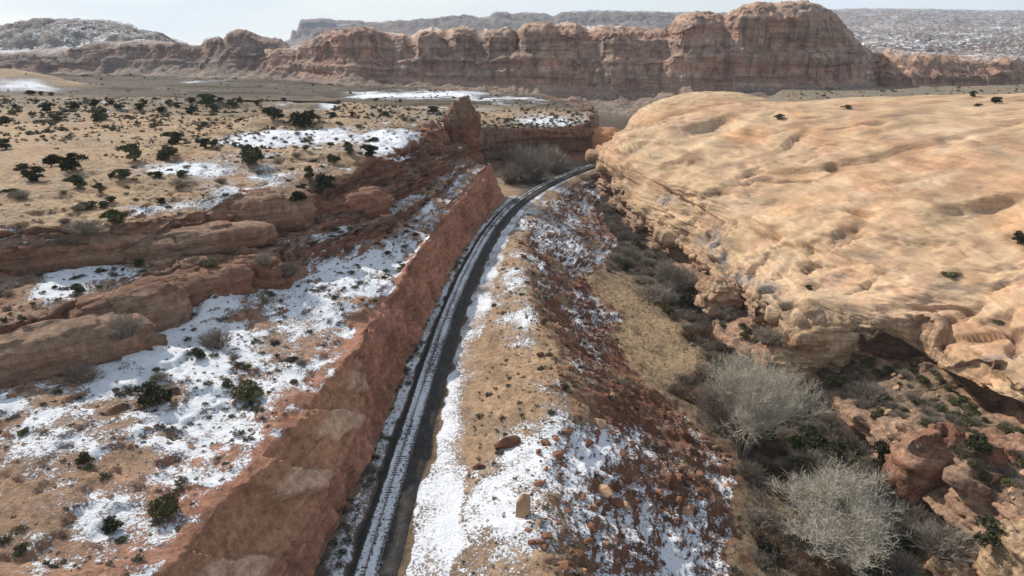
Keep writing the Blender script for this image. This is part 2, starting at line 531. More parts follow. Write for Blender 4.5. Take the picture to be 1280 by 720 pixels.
# ---- displacement
w_wall = cw([0, L1T - .25, L1T, L1F, L1F + .15, L2T - .3, L2T, L2F, L2F + .1, RIM - .2, RIM, BAS - .05, BAS + .1, FOT + .92, CBS, REC, RMR, RMR + .25, 23],
            [0, .1, 1, 1, .3, .3, 1, 1, .12, .3, 1, 1, 0, 0, .9, 1, .9, .15, .1])
w_slick = cw([0, RMR - .6, RMR + .1, 23], [0, 0, 1, 1])
w_soil = cw([0, L1T - .2, L1T, L2F, L2F + .1, RIM - .1, RIM, BAS, BAS + .2, BEDL, BEDR, BEDR + .3, SHL, CRS, FOT - .1, FOT + .1, CBS - .1, CBS, TOT, TOT + .2, TIN, 23],
            [1, 1, .2, .2, 1, 1, 0, 0, .4, .0, .0, .35, .5, 1, 1, .6, .8, .1, .2, .8, .2, 0])
w_talus = cw([0, SHL, CRS, CRS + .4, FOT, FOT + .15, 23], [0, 0, .4, 1, 1, 0, 0])
warp = fbm(Pf, 14, 3, 5)
zz = Pf[:, 2] + 1.1 * warp + 0.05 * Pf[:, 1] * 0.2
zero = np.zeros_like(zz)
lay = np.sign(v1_ := vnoise(np.stack([zero + .5, zero + 2.5, zz * 0.62], 1), 3)) * np.abs(v1_) ** 0.45
lay2 = np.sign(v2_ := vnoise(np.stack([zero + 7.5, warp * 1.5, zz * 1.7], 1), 8)) * np.abs(v2_) ** 0.6
flute = fbm(Pf, (2.6, 2.6, 11), 3, 21, ridged=True)
big = fbm(Pf, 16, 3, 31)
medn = fbm(Pf, 5.0, 4, 41)
blockp = Pf / np.array((3.4, 3.4, 1.7), np.float32) + 0.35 * medn[:, None]
blk = cell(blockp, 2)
blk2 = cell(Pf / np.array((1.5, 1.5, 0.8), np.float32) + 0.3 * medn[:, None] + 0.2, 5)
blk3 = cell(Pf / np.array((7.5, 6.5, 4.0), np.float32) + 0.45 * big[:, None] + 0.15 * medn[:, None], 7)
d_wall = 0.95 * lay + 0.42 * lay2 + 0.45 * flute + 1.5 * big + 0.8 * medn + 0.42 * blk + 0.26 * blk2 + 0.75 * blk3
w_rt = cw([0, CBS - .1, CBS + .1, RMR + .2, RMR + .5, 23], [0, 0, 1, 1, 0, 0])
w_lf = cw([0, L1T - .15, L1T, L2F, L2F + .08, 23], [0, 0, 1, 1, 0, 0])
alc = sstep(.15, .6, fbm(Pf, (13, 13, 5), 2, 35))
d_wall = d_wall + w_lf * (.8 * lay + .7 * blk + .35 * blk2 + 1.1 * blk3 + 1.2 * big - 2.2 * alc)
d_wall = d_wall * (1 + .35 * w_rt) + w_rt * (.9 * big + .6 * blk3)
# the railway cutting is blasted: flatter, vertical drill grooves
w_cut = cw([RIM - .1, RIM + .3, BAS - .1, BAS], [0, 1, 1, 0])
groove = fbm(Pf, (1.1, 1.1, 20), 3, 61, ridged=True)
blkv = cell(Pf / np.array((3.2, 2.6, 14.0), np.float32) + 0.35 * medn[:, None] + .3, 17)
d_cut = 1.1 * big + 0.5 * groove + 0.8 * medn + 0.42 * blk + 0.35 * lay + 0.28 * blk2 + .6 * blkv
d_wall = d_wall + (.78 * d_cut - d_wall) * w_cut
# stripped slabs on the near part of the cutting: stepped plates with open joints
slab_u = (Pf[:, 1] * 1.0 + 1.2 * Pf[:, 2] + 1.6 * fbm(Pf, 9, 3, 63) * 2.6) / 5.6
slab_id = np.floor(slab_u); slab_f = slab_u - slab_id
slab_r = TAB[(slab_id.astype(np.int32) * 7) & 63, 5, 9]
w_slabz = cw([RIM - .05, RIM + .1, SLB - .02, SLB + .2], [0, 1, 1, 0]) * sstep(102, 95, Yf)
d_wall = d_wall * (1 - .45 * w_slabz) + w_slabz * (.9 * slab_r - .8 * sstep(.06, .0, slab_f) * (slab_r > -.3))
# slickrock: cross-bedding along tilted planes, soft ledges, swells
tq = 0.20 * Pf[:, 0] - 0.10 * Pf[:, 1] + 0.95 * Pf[:, 2] + 2.2 * fbm(Pf, 30, 3, 71)
bed = vnoise(np.stack([zero + .3, Pf[:, 0] * 0.012, tq * 0.42], 1), 9)
bed = np.sign(bed) * np.abs(bed) ** 0.5
bed2 = vnoise(np.stack([Pf[:, 1] * 0.02, zero + 4, tq * 1.15], 1), 12)
swell = fbm(Pf, (38, 38, 30), 2, 77)
gou = fbm(np.stack([Pf[:, 0] * .5 + Pf[:, 1] * .35, Pf[:, 1] * .2 - Pf[:, 0] * .1, Pf[:, 2]], 1), (9, 9, 6), 3, 79, ridged=True)
w_edge = cw([RMR - .2, RMR, RMR + .6, MM1 + .5, MM2, 23], [1, 1, .8, .32, .12, .08]) * np.interp(Yf, [60, 120, 160, 350], [.5, .7, 1, 1]).astype(np.float32)
rough = .9 * blk3 + .55 * blk + .3 * blk2 + .8 * lay + .9 * medn
tqn = -.28 * Pf[:, 0] + .06 * Pf[:, 1] + .95 * Pf[:, 2] + 1.3 * fbm(Pf, 34, 3, 73)
saw = tqn / 1.35 + .35 * warp; saw_i = np.floor(saw); saw_f = saw - saw_i
saw_r = np.abs(TAB[(saw_i.astype(np.int32) * 5) & 63, 3, 11])
sawp = (sstep(.88, 1.0, saw_f) - saw_f) * (.25 + .9 * saw_r) * sstep(-.35, .25, fbm(Pf, (24, 24, 10), 2, 75))
rot = np.stack([Pf[:, 0] * .9 + Pf[:, 1] * .4, Pf[:, 1] * .9 - Pf[:, 0] * .4, Pf[:, 2]], 1)
crack = 1.3 * sstep(.74, .86, fbm(rot, (34, 7, 7), 2, 87, ridged=True)) * sstep(-.1, .3, fbm(Pf, 28, 2, 89)) + .7 * sstep(.86, .95, fbm(rot, (9, 16, 9), 2, 88, ridged=True)) * sstep(.05, .35, fbm(Pf, 24, 2, 90))
lam = vnoise(np.stack([Pf[:, 0] * .015, Pf[:, 1] * .015, tqn * 1.6], 1), 19)
d_slick = -.55 * sawp + .10 * lam + 1.8 * swell + 0.25 * bed + 0.10 * bed2 + 0.16 * medn + 0.9 * big - .25 * sstep(.35, .8, gou) + w_edge * rough * (.22 + .78 * sstep(-.12, .22, big + .4 * swell)) - crack
pits = fbm(Pf, (7, 7, 3.5), 3, 83, ridged=True)
d_slick -= .7 * sstep(0.66, 0.76, pits) * sstep(.25, .45, fbm(Pf, 30, 2, 85))
d_soil = 0.55 * big + 0.30 * medn + 0.06 * blk2 * 0
hum = fbm(Pf, 1.7, 3, 91)
d_soil = d_soil + 0.24 * hum
# thin rock ledges breaking through the soil
lh = 4.2 * fbm(Pf, (16, 12, 16), 5, 93, .55)
lst = lh / .85; lst = (np.floor(lst) + sstep(.80, 1.0, lst - np.floor(lst))) * .85
w_led = cw([0, L1T - 1.2, L1T - .7, L1T - .05, L1F, L2T, L2F, RIM - .02, RIM], [.2, .35, 1, 1, 1, 1, 1, 1, 0])
d_soil = d_soil + w_led * (lst * .8 + .2 * lh)
rill = fbm(Pf, (11, 3.4, 11), 3, 95, ridged=True)
d_talus = 0.9 * rill + 0.75 * medn + 0.42 * hum + 0.2 * blk2 + .7 * big
disp = w_wall * d_wall * (0.35 + 0.65 * np.clip(steep * 2, 0, 1)) + w_slick * d_slick + w_soil * d_soil * 0.8 + w_talus * d_talus


def dent(px, py, rx, ry, depth, cmin, cmax, p=1.5):
    """hollow (depth>0) or swelling in the rock around the point seen at px,py"""
    r = ((pxv - px) / rx) ** 2 + ((pyv - py) / ry) ** 2
    g = np.exp(-r ** p)
    g[(CCf < cmin) | (CCf > cmax)] = 0
    return -depth * g.astype(np.float32)


for a in [(1120, 428, 44, 17, 6.5, TIN - .5, RMR + .35),
          (1245, 487, 62, 26, 3.2, TIN, RMR), (1165, 590, 32, 24, 4.0, CBS - .2, TOT + .2), (985, 470, 28, 16, 3.5, CBS, REC),
          (1040, 430, 22, 12, 2.0, TIN, RMR + .1), (870, 385, 60, 12, 2.0, CBS, RMR), (845, 322, 30, 8, 3.0, CBS, REC + .6),
          (1000, 180, 60, 7, 1.6, RMR, 23), (1160, 205, 80, 7, 1.5, RMR, 23), (960, 290, 15, 9, 1.6, RMR, 23), (1235, 605, 24, 22, 4.0, CBS - .2, TIN),
          (930, 300, 40, 6, .9, RMR, 23), (1010, 250, 60, 5, 1.0, RMR, 23), (1180, 375, 60, 5, 1.0, RMR, 23), (1130, 330, 90, 5, .8, RMR, 23), (1030, 395, 40, 26, -2.5, RMR - .4, MM1)]:
    disp += dent(*a)
def ledge(px, py, rx, ry, ang, depth):
    a = math.radians(ang)
    u = (pxv - px) * math.cos(a) + (pyv - py) * math.sin(a)
    v = -(pxv - px) * math.sin(a) + (pyv - py) * math.cos(a) + 2.2 * medn
    g = np.exp(-np.abs(u / rx) ** 3) * sstep(-ry, -.7 * ry, v) * sstep(2.4 * ry, -.4 * ry, v) * .8
    return np.where(CCf > RMR, -depth * g, 0).astype(np.float32)


for a in [(1070, 200, 105, 6, -9, 2.6), (988, 174, 30, 5, -28, 2.0), (1235, 262, 60, 14, -9, 4.2), (1078, 266, 18, 5, 6, 3.0), (1110, 254, 30, 4, 3, 1.6), (1178, 384, 48, 5, 3, 1.8), (1230, 420, 60, 6, -4, 2.2),
          (905, 238, 30, 5, 25, 1.8), (960, 288, 26, 7, 30, 2.4), (885, 158, 34, 9, -14, 5.0), (935, 166, 26, 8, 8, 4.4), (850, 250, 50, 5, 30, 1.8), (1040, 330, 40, 4, 0, 1.0), (1130, 225, 60, 4, -6, 1.2),
          (1000, 310, 30, 5, 12, 1.5), (1210, 170, 60, 4, -10, 1.4), (1120, 160, 50, 4, -12, 1.2), (1030, 150, 40, 4, -12, 1.2), (800, 185, 24, 5, -30, 1.4), (840, 205, 30, 4, -20, 1.4), (780, 225, 20, 5, 20, 1.4),
          (1255, 330, 40, 4, -6, 1.2), (930, 205, 30, 4, -10, 1.0), (1160, 300, 50, 4, 0, 1.0), (1090, 360, 40, 4, 4, 1.0)]:
    disp += ledge(*a)
Pf = Pf + Nf * disp[:, None]
# sharp-edged ledges of the walls lean out sideways a little (real overhangs)
hx = Nf.copy(); hx[:, 2] = 0
Pf += hx * (0.35 * w_wall * (1 - w_cut) * np.clip(lay, -1, 1))[:, None]
P = Pf.reshape(Rn, Cn, 3)
N = grid_normals(P)
if N[:, :, 2].mean() < 0:
    N = -N
Nf = N.reshape(-1, 3).astype(np.float32)
pxv, pyv = pix(Pf)

CC0 = CCf.copy()
CCf = CCf + .22 * fbm(Pf, 3.2, 3, 97) * np.interp(CCf, [0, L1T, BAS, BAS + .2, FOT, CBS, 23], [.6, .6, .2, 1, 1, .5, .5]).astype(np.float32)
# ---- colours
n30 = fbm(Pf, 26, 3, 101); n8 = fbm(Pf, 7, 3, 105); n3 = fbm(Pf, 2.4, 3, 109)
col = np.tile(C_SAND, (len(Pf), 1))
col = mixc(col, C_SAND2, sstep(-.3, .4, n30))
col = mixc(col, C_SOIL, sstep(.0, .5, n8) * .5)
# far brushy plain on the plateau
col = mixc(col, C_SAGE * .95, cw([0, L1T, L1T + .1, 23], [1, 1, 0, 0]) * sstep(230, 320, Yf + 50 * n30) * .75)
bench = cw([L1T - .1, L1F, L2F, L2F + .15, RIM - .15, RIM], [0, .6, .6, 1, 1, .2])
col = mixc(col, C_SOIL * 1.08, bench * (0.55 + .35 * n8))
col = mixc(col, C_BROWN * 1.05, cw([L2F, L2F + .1, RIM], [0, 1, 1]) * (CCf < RIM + .1) * sstep(.0, .4, n30 + .5 * n3) * .7)
col = mixc(col, C_DARK * 1.4, bench * sstep(.25, .55, n3 + .3 * n8) * .6)
wl = cw([L1T - .2, L1T + .15, L2F, L2F + .12], [0, 1, 1, 0])
col = mixc(col, mixc(np.tile(C_BROWN * np.array((1.0, 1.0, 1.02)), (len(Pf), 1)), C_DKRED * 1.15, sstep(.0, .5, n8 + .4 * lay2)), wl * np.clip(.55 + .5 * n30 + steep, 0, 1))
nz0 = np.abs(Nf[:, 2])
ledge_face = cw([0, RIM - .05, RIM], [1, 1, 0]) * sstep(.86, .66, nz0)
col = mixc(col, C_DKRED * 1.1, ledge_face * .75)
wc = cw([RIM - .25, RIM, BAS - .05, BAS], [0, 1, 1, 0])
cutc = mixc(np.tile(C_RED, (len(Pf), 1)), C_DKRED * 1.25, sstep(.0, .5, n8))
slabw = cw([RIM, RIM + .15, SLB - .05, SLB + .15], [0, 1, 1, 0]) * sstep(101, 92, Yf)
cutc = mixc(cutc, C_BROWN * np.array((1.4, 1.15, 1.0)), slabw)
slab_hi = slabw * sstep(-.35, .0, slab_r + .3 * n8) * cw([RIM + .35, RIM + .5, SLB], [0, 1, 1])
cutc = mixc(cutc, np.array((.60, .385, .265)), slab_hi)
col = mixc(col, cutc, wc)
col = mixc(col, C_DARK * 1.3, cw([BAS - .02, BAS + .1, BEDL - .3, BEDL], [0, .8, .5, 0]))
col = mixc(col, C_BALL, cw([BEDL - .25, BEDL, BEDR, BEDR + .12], [0, 1, 1, 0]))
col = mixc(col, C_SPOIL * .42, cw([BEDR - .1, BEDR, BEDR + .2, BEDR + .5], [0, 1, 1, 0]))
sh = cw([BEDR + .2, BEDR + .6, CRS + .1, CRS + .5], [0, 1, 1, 0])
col = mixc(col, mixc(np.tile(C_SPOIL, (len(Pf), 1)), C_SPOIL * .72, sstep(-.2, .4, n3)), sh)
tl = cw([CRS - .1, CRS + .5, FOT, FOT + .15], [0, 1, 1, 0])
talc = mixc(np.tile(C_TALUS, (len(Pf), 1)), C_SPOIL * .9, sstep(.12, .5, n8) * .8)
talc = mixc(talc, C_TALUS * .6, sstep(.1, .5, n3))
col = mixc(col, talc, tl)
vf = cw([FOT - .05, FOT + .1, CBS, CBS + .3], [0, 1, 1, 0])
gr = sstep(.62, .25, np.abs(Yf - 165) / 80 + .25 * n8) * sstep(52, 40, Pf[:, 0] + 3 * n8)
valc = mixc(np.tile(C_DARK * 1.25, (len(Pf), 1)), C_GRASS, gr)
valc = mixc(valc, C_DARK * .8, sstep(.2, .6, n3) * .6)
col = mixc(col, valc, vf)
rc = cw([CBS - .05, CBS + .2, 23], [0, 1, 1])
rkc = mixc(np.tile(C_SLICK, (len(Pf), 1)), C_SLICK2, sstep(-.1, .6, n30 + .3 * bed))
rkc = mixc(rkc, C_PINK, sstep(0, .5, n8 + .2 * bed2) * .5)
rkc = rkc * (1 + .16 * lam + .10 * vnoise(np.stack([Pf[:, 0] * .03, zero, tqn * 4.0], 1), 23))[:, None]
stain = sstep(.12, .42, fbm(Pf, (16, 9, 9), 4, 121) + .25 * bed2)
rkc = mixc(rkc, np.array((.34, .205, .125)), stain * .7)
rkc = mixc(rkc, np.array((.56, .42, .29)), sstep(.15, .5, fbm(Pf, (20, 20, 6), 3, 125)) * .5)
rkc = mixc(rkc, np.array((.24, .15, .10)), np.clip(crack, 0, 1) * .65)
rkc = mixc(rkc, np.array((.22, .17, .13)), sstep(.30, .42, fbm(Pf, (6, 3, 3), 4, 127)) * sstep(.0, .3, fbm(Pf, 30, 2, 129)) * .7)
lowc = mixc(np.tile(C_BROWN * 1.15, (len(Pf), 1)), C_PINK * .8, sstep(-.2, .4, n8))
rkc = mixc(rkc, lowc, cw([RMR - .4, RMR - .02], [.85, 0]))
for (a, b, c, d) in [(925, 350, 22, 9), (960, 360, 16, 8), (893, 303, 9, 14), (875, 300, 7, 8), (832, 250, 12, 6), (905, 325, 7, 14), (1250, 450, 26, 6)]:
    g = np.exp(-(((pxv - a) / c) ** 2 + ((pyv - b) / d) ** 2) ** 2) * sstep(-.3, .1, n3)
    rkc = mixc(rkc, np.array((.25, .235, .24)), (g * .85).astype(np.float32))
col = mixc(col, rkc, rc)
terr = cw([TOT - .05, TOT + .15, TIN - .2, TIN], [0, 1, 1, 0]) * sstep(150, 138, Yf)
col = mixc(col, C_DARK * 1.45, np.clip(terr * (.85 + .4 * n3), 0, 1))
rockw = cw([0, L1T - .2, L1T, L2F, L2F + .1, RIM - .1, RIM, BAS, BAS + .1, CBS - .05, CBS + .1, RMR, 23], [.05, .1, 1, 1, .1, .2, .55, .55, 0, 0, 1, .9, .55])
varn = np.clip(cw([0, CBS, CBS + .3, RMR, RMR + .25, RMR + .5, 23], [0, 0, .7, .6, .35, 0, 0]), 0, 1)
varn = np.maximum(varn, wl * .6)
varn = np.maximum(varn, wc * .25 * (1 - slabw))
for (a, b, c, d) in [(925, 347, 40, 18), (895, 300, 22, 22), (830, 250, 20, 14)]:
    varn = np.maximum(varn, np.exp(-(((pxv - a) / c) ** 2 + ((pyv - b) / d) ** 2)) * (CCf > RMR - .5))
scrubw = cw([0, L1T - .1, L1T, L2F, L2F + .1, RIM - .1, RIM, BAS, BAS + .2, BEDL - .2, BEDL, BEDR + .2, SHL - .2, SHL + .4, FOT, FOT + .2, CBS, CBS + .1, TOT, TOT + .2, TIN, 23],
            [.6, .55, 0, .1, .55, .5, 0, 0, .5, .4, 0, 0, .3, .55, .7, .9, .9, 0, 0, .8, 0, 0])
scrubw = np.maximum(scrubw, cw([0, L1T - .3, L1T], [1, 1, 0]) * sstep(230, 300, Yf) * .95)

# ---- snow tendency (0.5 = even chance)
sn = np.full(len(Pf), -0.5, np.float32)
def put(w, v):
    global sn
    sn = np.maximum(sn, np.where(w > 0.01, v * w + (-0.5) * (1 - w), -0.5)).astype(np.float32)
patch = fbm(Pf, (11, 11, 11), 4, 141); patch2 = fbm(Pf, (4.5, 4.5, 4.5), 3, 145)
pl = cw([0, L1T - .05, L1T + .05], [1, 1, 0])
put(pl, .16 + .55 * patch + .26 * patch2)
bz = cw([L1T + .8, L1F, L2F - .3, L2F + .05, RIM - .1, RIM + .02], [0, .8, .8, 1, 1, 0])
put(bz, .39 + .55 * patch + .62 * patch2 - .10 * sstep(95, 70, Yf))
put(cw([L2F, L2F + .1, RIM - .02, RIM + .05], [0, 1, 1, 0]), .37 + .85 * fbm(Pf, 2.6, 3, 149) + .3 * patch)
put(cw([L1T, L1T + .2, L2F], [0, 1, 1]) * (CCf < L2F), .12 + .4 * patch2)
put(cw([BAS + .1, BAS + .3, BEDL - .15, BEDL], [0, 1, 1, 0]), .62 + .35 * patch2 - .4 * sstep(235, 260, Yf))
put(cw([BEDR + .0, BEDR + .1, SHL - .1, SHL + .4], [0, 1, 1, 0]), .60 + .40 * patch2 + .25 * patch)
put(cw([SHL - .05, SHL + .1, CRS + .1, CRS + .3], [0, 1, 1, 0]), .37 + .55 * patch + .3 * patch2)
put(cw([CRS, CRS + .2, FOT - .05, FOT + .1], [0, 1, 1, 0]), .41 + .40 * patch + .30 * patch2)
sn += np.where((CCf > SHL - .2) & (CCf < FOT) & (Yf < 105), .05, 0).astype(np.float32)
sn -= (.16 * medn + .22 * hum) * ((CCf < RIM) | ((CCf > SHL) & (CCf < FOT)))
# patches of snow lying where the photograph shows them, and bare ground between
BL = [(330, 245, 60, 10, .45), (440, 203, 60, 14, .35), (230, 210, 50, 9, .5), (240, 255, 60, 9, .5), (170, 265, 50, 8, .45), (20, 300, 60, 8, .5), (300, 262, 30, 8, .4), (520, 125, 60, 9, .6), (470, 140, 60, 8, .4), (420, 130, 40, 5, .4), (400, 410, 60, 30, .22), (330, 440, 60, 40, .15), (420, 460, 40, 30, .2), (200, 540, 120, 30, .06), (40, 560, 50, 20, .25), (90, 650, 80, 50, .12), (300, 560, 60, 40, .2), (270, 650, 50, 60, .1),
      (400, 172, 95, 14, .6), (330, 172, 60, 10, .55), (497, 183, 30, 24, .75), (185, 208, 60, 12, .4), (300, 215, 60, 14, .4), (265, 235, 60, 12, .35), (120, 340, 55, 10, .6),
      (65, 362, 45, 15, .6), (30, 290, 50, 6, .5), (130, 475, 22, 26, .8), (235, 440, 60, 45, .55), (270, 375, 30, 20, .2), (430, 330, 65, 45, .5), (240, 595, 50, 12, .5), (360, 552, 16, 12, .8),
      (150, 320, 40, 5, .5), (195, 300, 25, 4, .5), (510, 262, 30, 18, .4), (560, 215, 16, 30, .25), (700, 560, 90, 40, .2), (590, 660, 80, 50, .15), (560, 540, 20, 160, .2), (700, 300, 30, 30, .15),
      (100, 200, 110, 40, -.5), (60, 260, 80, 14, -.6), (250, 150, 90, 14, -.5), (60, 165, 90, 22, -.6), (180, 600, 100, 60, -.15), (60, 620, 60, 70, -.2), (370, 430, 60, 20, -.35), (620, 480, 45, 50, -.45),
      (590, 560, 40, 50, -.35), (740, 510, 60, 30, -.25), (690, 420, 20, 60, -.3), (350, 640, 60, 60, -.3), (455, 420, 40, 26, -.3), (800, 500, 60, 24, -.4)]
for (a, b, c, d, e) in BL:
    g = np.exp(-((((pxv - a) / c) ** 2 + ((pyv - b) / d) ** 2) ** 1.5)).astype(np.float32)
    sn += e * g * (CCf < FOT)
sn[CCf > FOT + .1] = -0.5
sn = np.clip(sn, -.5, 1.2)


slickw = np.interp(CC0, [RMR - .1, RMR + .3, 23], [0, 1, 1]).astype(np.float32)


def piece(name, c0, c1):
    js = np.where((cc >= c0 - 1e-6) & (cc <= c1 + 1e-6))[0]
    j0, j1 = js[0], js[-1] + 1
    if j1 < Cn and c1 < 23: j1 = min(j1, Cn)
    sl = np.s_[:, j0:j1]
    sub = lambda a: a.reshape(Rn, Cn, -1)[sl].reshape(-1, a.shape[-1] if a.ndim > 1 else 1)
    V = sub(Pf)
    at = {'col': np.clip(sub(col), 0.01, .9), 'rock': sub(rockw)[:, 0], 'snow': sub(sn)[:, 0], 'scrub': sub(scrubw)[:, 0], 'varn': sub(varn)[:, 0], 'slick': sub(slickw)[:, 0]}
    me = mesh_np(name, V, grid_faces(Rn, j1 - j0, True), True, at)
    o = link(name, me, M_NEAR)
    return o


TERR = [tag(piece('mesa_bench', 0, RIM), 'sandy mesa bench with ledges and snow patches left of the railway', kind='structure'),
        tag(piece('cut_wall', RIM, BAS), 'red rock wall of the railway cutting', kind='structure'),
        tag(piece('embankment', BAS, FOT), 'snow dusted rubble embankment carrying the railway', kind='structure'),
        tag(piece('valley_floor', FOT, CBS), 'brushy side canyon floor below the embankment', kind='structure'),
        tag(piece('sandstone_slope', CBS, MM4), 'pale slickrock slope and overhanging cliff right of the valley', kind='structure')]


# ------------------------------------------------------------------ far scenery
def far_mesh(name, G, mat, attrs, flip=None):
    R, C = G.shape[:2]
    n = grid_normals(G)
    fl = n[:, :, 2].mean() < 0
    me = mesh_np(name, G.reshape(-1, 3), grid_faces(R, C, fl), True, attrs)
    return link(name, me, mat)


def out_normals(G, ref):
    n = grid_normals(G)
    s = np.sign((n * ref).sum(2).mean())
    return (n * (s if s != 0 else 1)).reshape(-1, 3).astype(np.float32)


def curtain(pxs, Y0, rows, counts, ncol, soft=4):
    """rows: list of (py keys, dY keys) per key px; returns grid (ncol, nr, 3)"""
    pxs = np.array(pxs, float)
    u = np.linspace(pxs[0], pxs[-1], ncol)
    y0 = gsm(np.interp(u, pxs, Y0), ncol / 60)
    A = []
    for py, dy in rows:
        py = np.interp(u, pxs, np.broadcast_to(np.array(py, float), pxs.shape))
        py = gsm(py, 1.5)
        dy = np.interp(u, pxs, np.broadcast_to(np.array(dy, float), pxs.shape))
        A.append(np.array([uny(a, b, c) for a, b, c in zip(u, py, y0 + dy)]))
    out, cc_ = [], []
    for k, n in enumerate(counts):
        t = np.arange(n) / n if k < len(counts) - 1 else np.linspace(0, 1, n)
        out.append(A[k][:, None] + (A[k + 1] - A[k])[:, None] * t[None, :, None])
        cc_.append(k + t)
    G = np.concatenate(out, 1)
    G = np.transpose(gsm(np.transpose(G, (1, 0, 2)), soft), (1, 0, 2))
    return G, np.concatenate(cc_)


def far_cliff(name, label, pxs, Y0, rows, counts, ncol, seed, S=1.0, colA=C_RED, colB=C_BROWN, snowtop=.4, fin=1.0, mat=None, talus=C_GREY, capc=None, light=1.0, snowall=0.0, calm=None):
    G, c = curtain(pxs, Y0, rows, counts, ncol)
    nR = G.shape[1]
    n = out_normals(G, np.array((0, -0.7, 0.7)))
    V = G.reshape(-1, 3).astype(np.float32)
    C = np.tile(c, ncol).astype(np.float32)
    last = len(rows) - 1
    q = V.copy()
    wall = np.interp(C, [0, .8, 1, last - 2.2, last - 1.4, last], [.15, .3, .8, 1, .8, .3]).astype(np.float32)
    flat = q * np.array((1, .6, 0.10), np.float32)
    f1 = -fbm(flat, 62 * S, 2, seed, ridged=True)
    f2 = -fbm(flat, 22 * S, 3, seed + 5, ridged=True)
    f3 = fbm(flat, 6.0 * S, 3, seed + 9, ridged=True)
    wz = q[:, 2] + 3 * S * fbm(q, 60 * S, 2, seed + 12)
    z0 = np.zeros_like(wz)
    ly = vnoise(np.stack([z0 + .5, q[:, 0] / (160 * S), wz / (7.0 * S)], 1), seed + 3)
    ly = np.sign(ly) * np.abs(ly) ** .5
    ly2 = vnoise(np.stack([z0 + .5, q[:, 0] / (60 * S), wz / (2.4 * S)], 1), seed + 4)
    gen = fbm(q, 24 * S, 4, seed + 20)
    blk_ = cell(q / np.array((9 * S, 9 * S, 5 * S), np.float32) + .4 * gen[:, None], seed)
    upw = np.interp(C, [1, 2.5, 3, last - 1], [1, 1, .45, .3])
    if calm is not None:
        u_ = np.repeat(np.linspace(pxs[0], pxs[-1], ncol), nR)
        f1 = f1 * np.interp(u_, calm[0], calm[1]); f2 = f2 * np.interp(u_, calm[0], np.sqrt(calm[1]))
    jv = cell(q / np.array((11 * S, 14 * S, 70 * S), np.float32) + .35 * gen[:, None], seed + 2)
    d = wall * 1.5 * S * jv + wall * fin * (11 * S * f1 + 5.0 * S * f2 + 1.6 * S * f3) + wall * upw * (2.2 * S * ly + .9 * S * ly2) + wall * .9 * S * blk_ + 3.0 * S * gen
    d += 3.2 * S * f2 * np.interp(C, [0, .9, 1.05], [1, 1, 0])
    V = V + n * d[:, None]
    st = np.clip(1 - np.abs(n[:, 2]), 0, 1)
    col_ = mixc(np.tile(colA, (len(V), 1)), colB, sstep(-.4, .4, gen + .4 * ly))
    if capc is not None:
        col_ = mixc(col_, capc, np.interp(C, [last - 2.3, last - 1.5, last], [0, 1, 1]) * np.clip(.8 + .4 * gen, 0, 1))
    col_ = mixc(col_, talus, np.interp(C, [0, .8, 1.1], [1, .9, 0]))
    at = {'col': np.clip(col_ * light, .01, .9), 'rock': np.interp(C, [0, .8, 1.1, last], [.2, .3, 1, .8]),
          'snow': (snowall + np.interp(C, [0, 1, last - 1.6, last - .9, last], [.05 + .5 * (snowtop > .6), .0 + .45 * (snowtop > .6), .3 * (snowtop > .6), snowtop, snowtop]) + .45 * fbm(V, 40 * S, 4, seed + 40) * np.interp(C, [0, 1, last - 1.5, last - 1], [.6, .5, .4, 1])).astype(np.float32),
          'scrub': np.interp(C, [0, .9, 1.1, last - 1, last], [1, .9, 0, 0, .5]), 'varn': np.interp(C, [1, 1.3, last - 1.2, last - .8], [.2, .75, .75, 0])}
    o = far_mesh(name, V.reshape(ncol, nR, 3), mat or M_FAR, at)
    return tag(o, label, kind='structure')


# the great wall of domes across the river
K = [330, 380, 400, 412, 425, 445, 465, 480, 505, 515, 522, 540, 554, 558, 564, 580, 592, 600, 608, 625, 640, 646, 654, 675, 700, 720, 735, 750, 775, 800, 820, 835, 842, 850, 870, 893, 905, 925, 950, 985, 1020, 1045, 1066, 1090, 1120]
Y0 = np.interp(K, [330, 380, 400, 430, 500, 560, 600, 650, 700, 750, 800, 835, 850, 870, 900, 950, 985, 1020, 1045, 1066, 1090, 1120],
               [900, 850, 800, 780, 765, 755, 745, 725, 708, 690, 678, 668, 660, 655, 650, 643, 640, 642, 650, 668, 700, 760])
CR = np.array([60, 55, 47, 40, 36, 33.5, 34, 36, 38, 45, 37, 32, 34, 38, 32, 29.5, 33, 40, 34, 34, 38, 42, 33, 29, 31, 29, 34, 31, 30, 36, 38, 40, 30, 20, 14, 17, 21, 9, 3, 0, 3, 15, 44, 62, 70])
NT = np.array([0, 0, 0, -4, -10, -10, -6, 16, 18, 22, -8, -10, -4, 12, -8, -8, 2, 20, -4, -6, 0, 18, -8, -12, -6, -8, 10, -6, -8, 0, 6, 16, -4, -14, -12, 4, 8, -8, -12, -12, -8, 0, 0, 0, 0])
LP = CR + np.interp(K, [330, 840, 850, 900, 985, 1045, 1066, 1120], [6, 9, 15, 14, 20, 18, 12, 5])
LT = np.interp(K, [330, 380, 400, 430, 500, 560, 600, 650, 700, 750, 800, 835, 850, 870, 900, 950, 985, 1020, 1045, 1066, 1090, 1120], [78, 76, 72, 69, 70, 66, 68, 66, 66, 68, 70, 67, 64, 62, 62, 60, 59, 61, 64, 70, 78, 82])
LL = LT + 4
BS = np.interp(K, [330, 400, 500, 560, 600, 650, 700, 835, 870, 1020, 1066, 1120], [92, 92, 96, 98, 101, 108, 113, 113, 110, 108, 106, 98])
FT = np.interp(K, [330, 400, 500, 600, 650, 700, 750, 800, 850, 900, 985, 1066, 1120], [104, 106, 112, 122, 130, 138, 146, 146, 138, 130, 126, 124, 112])
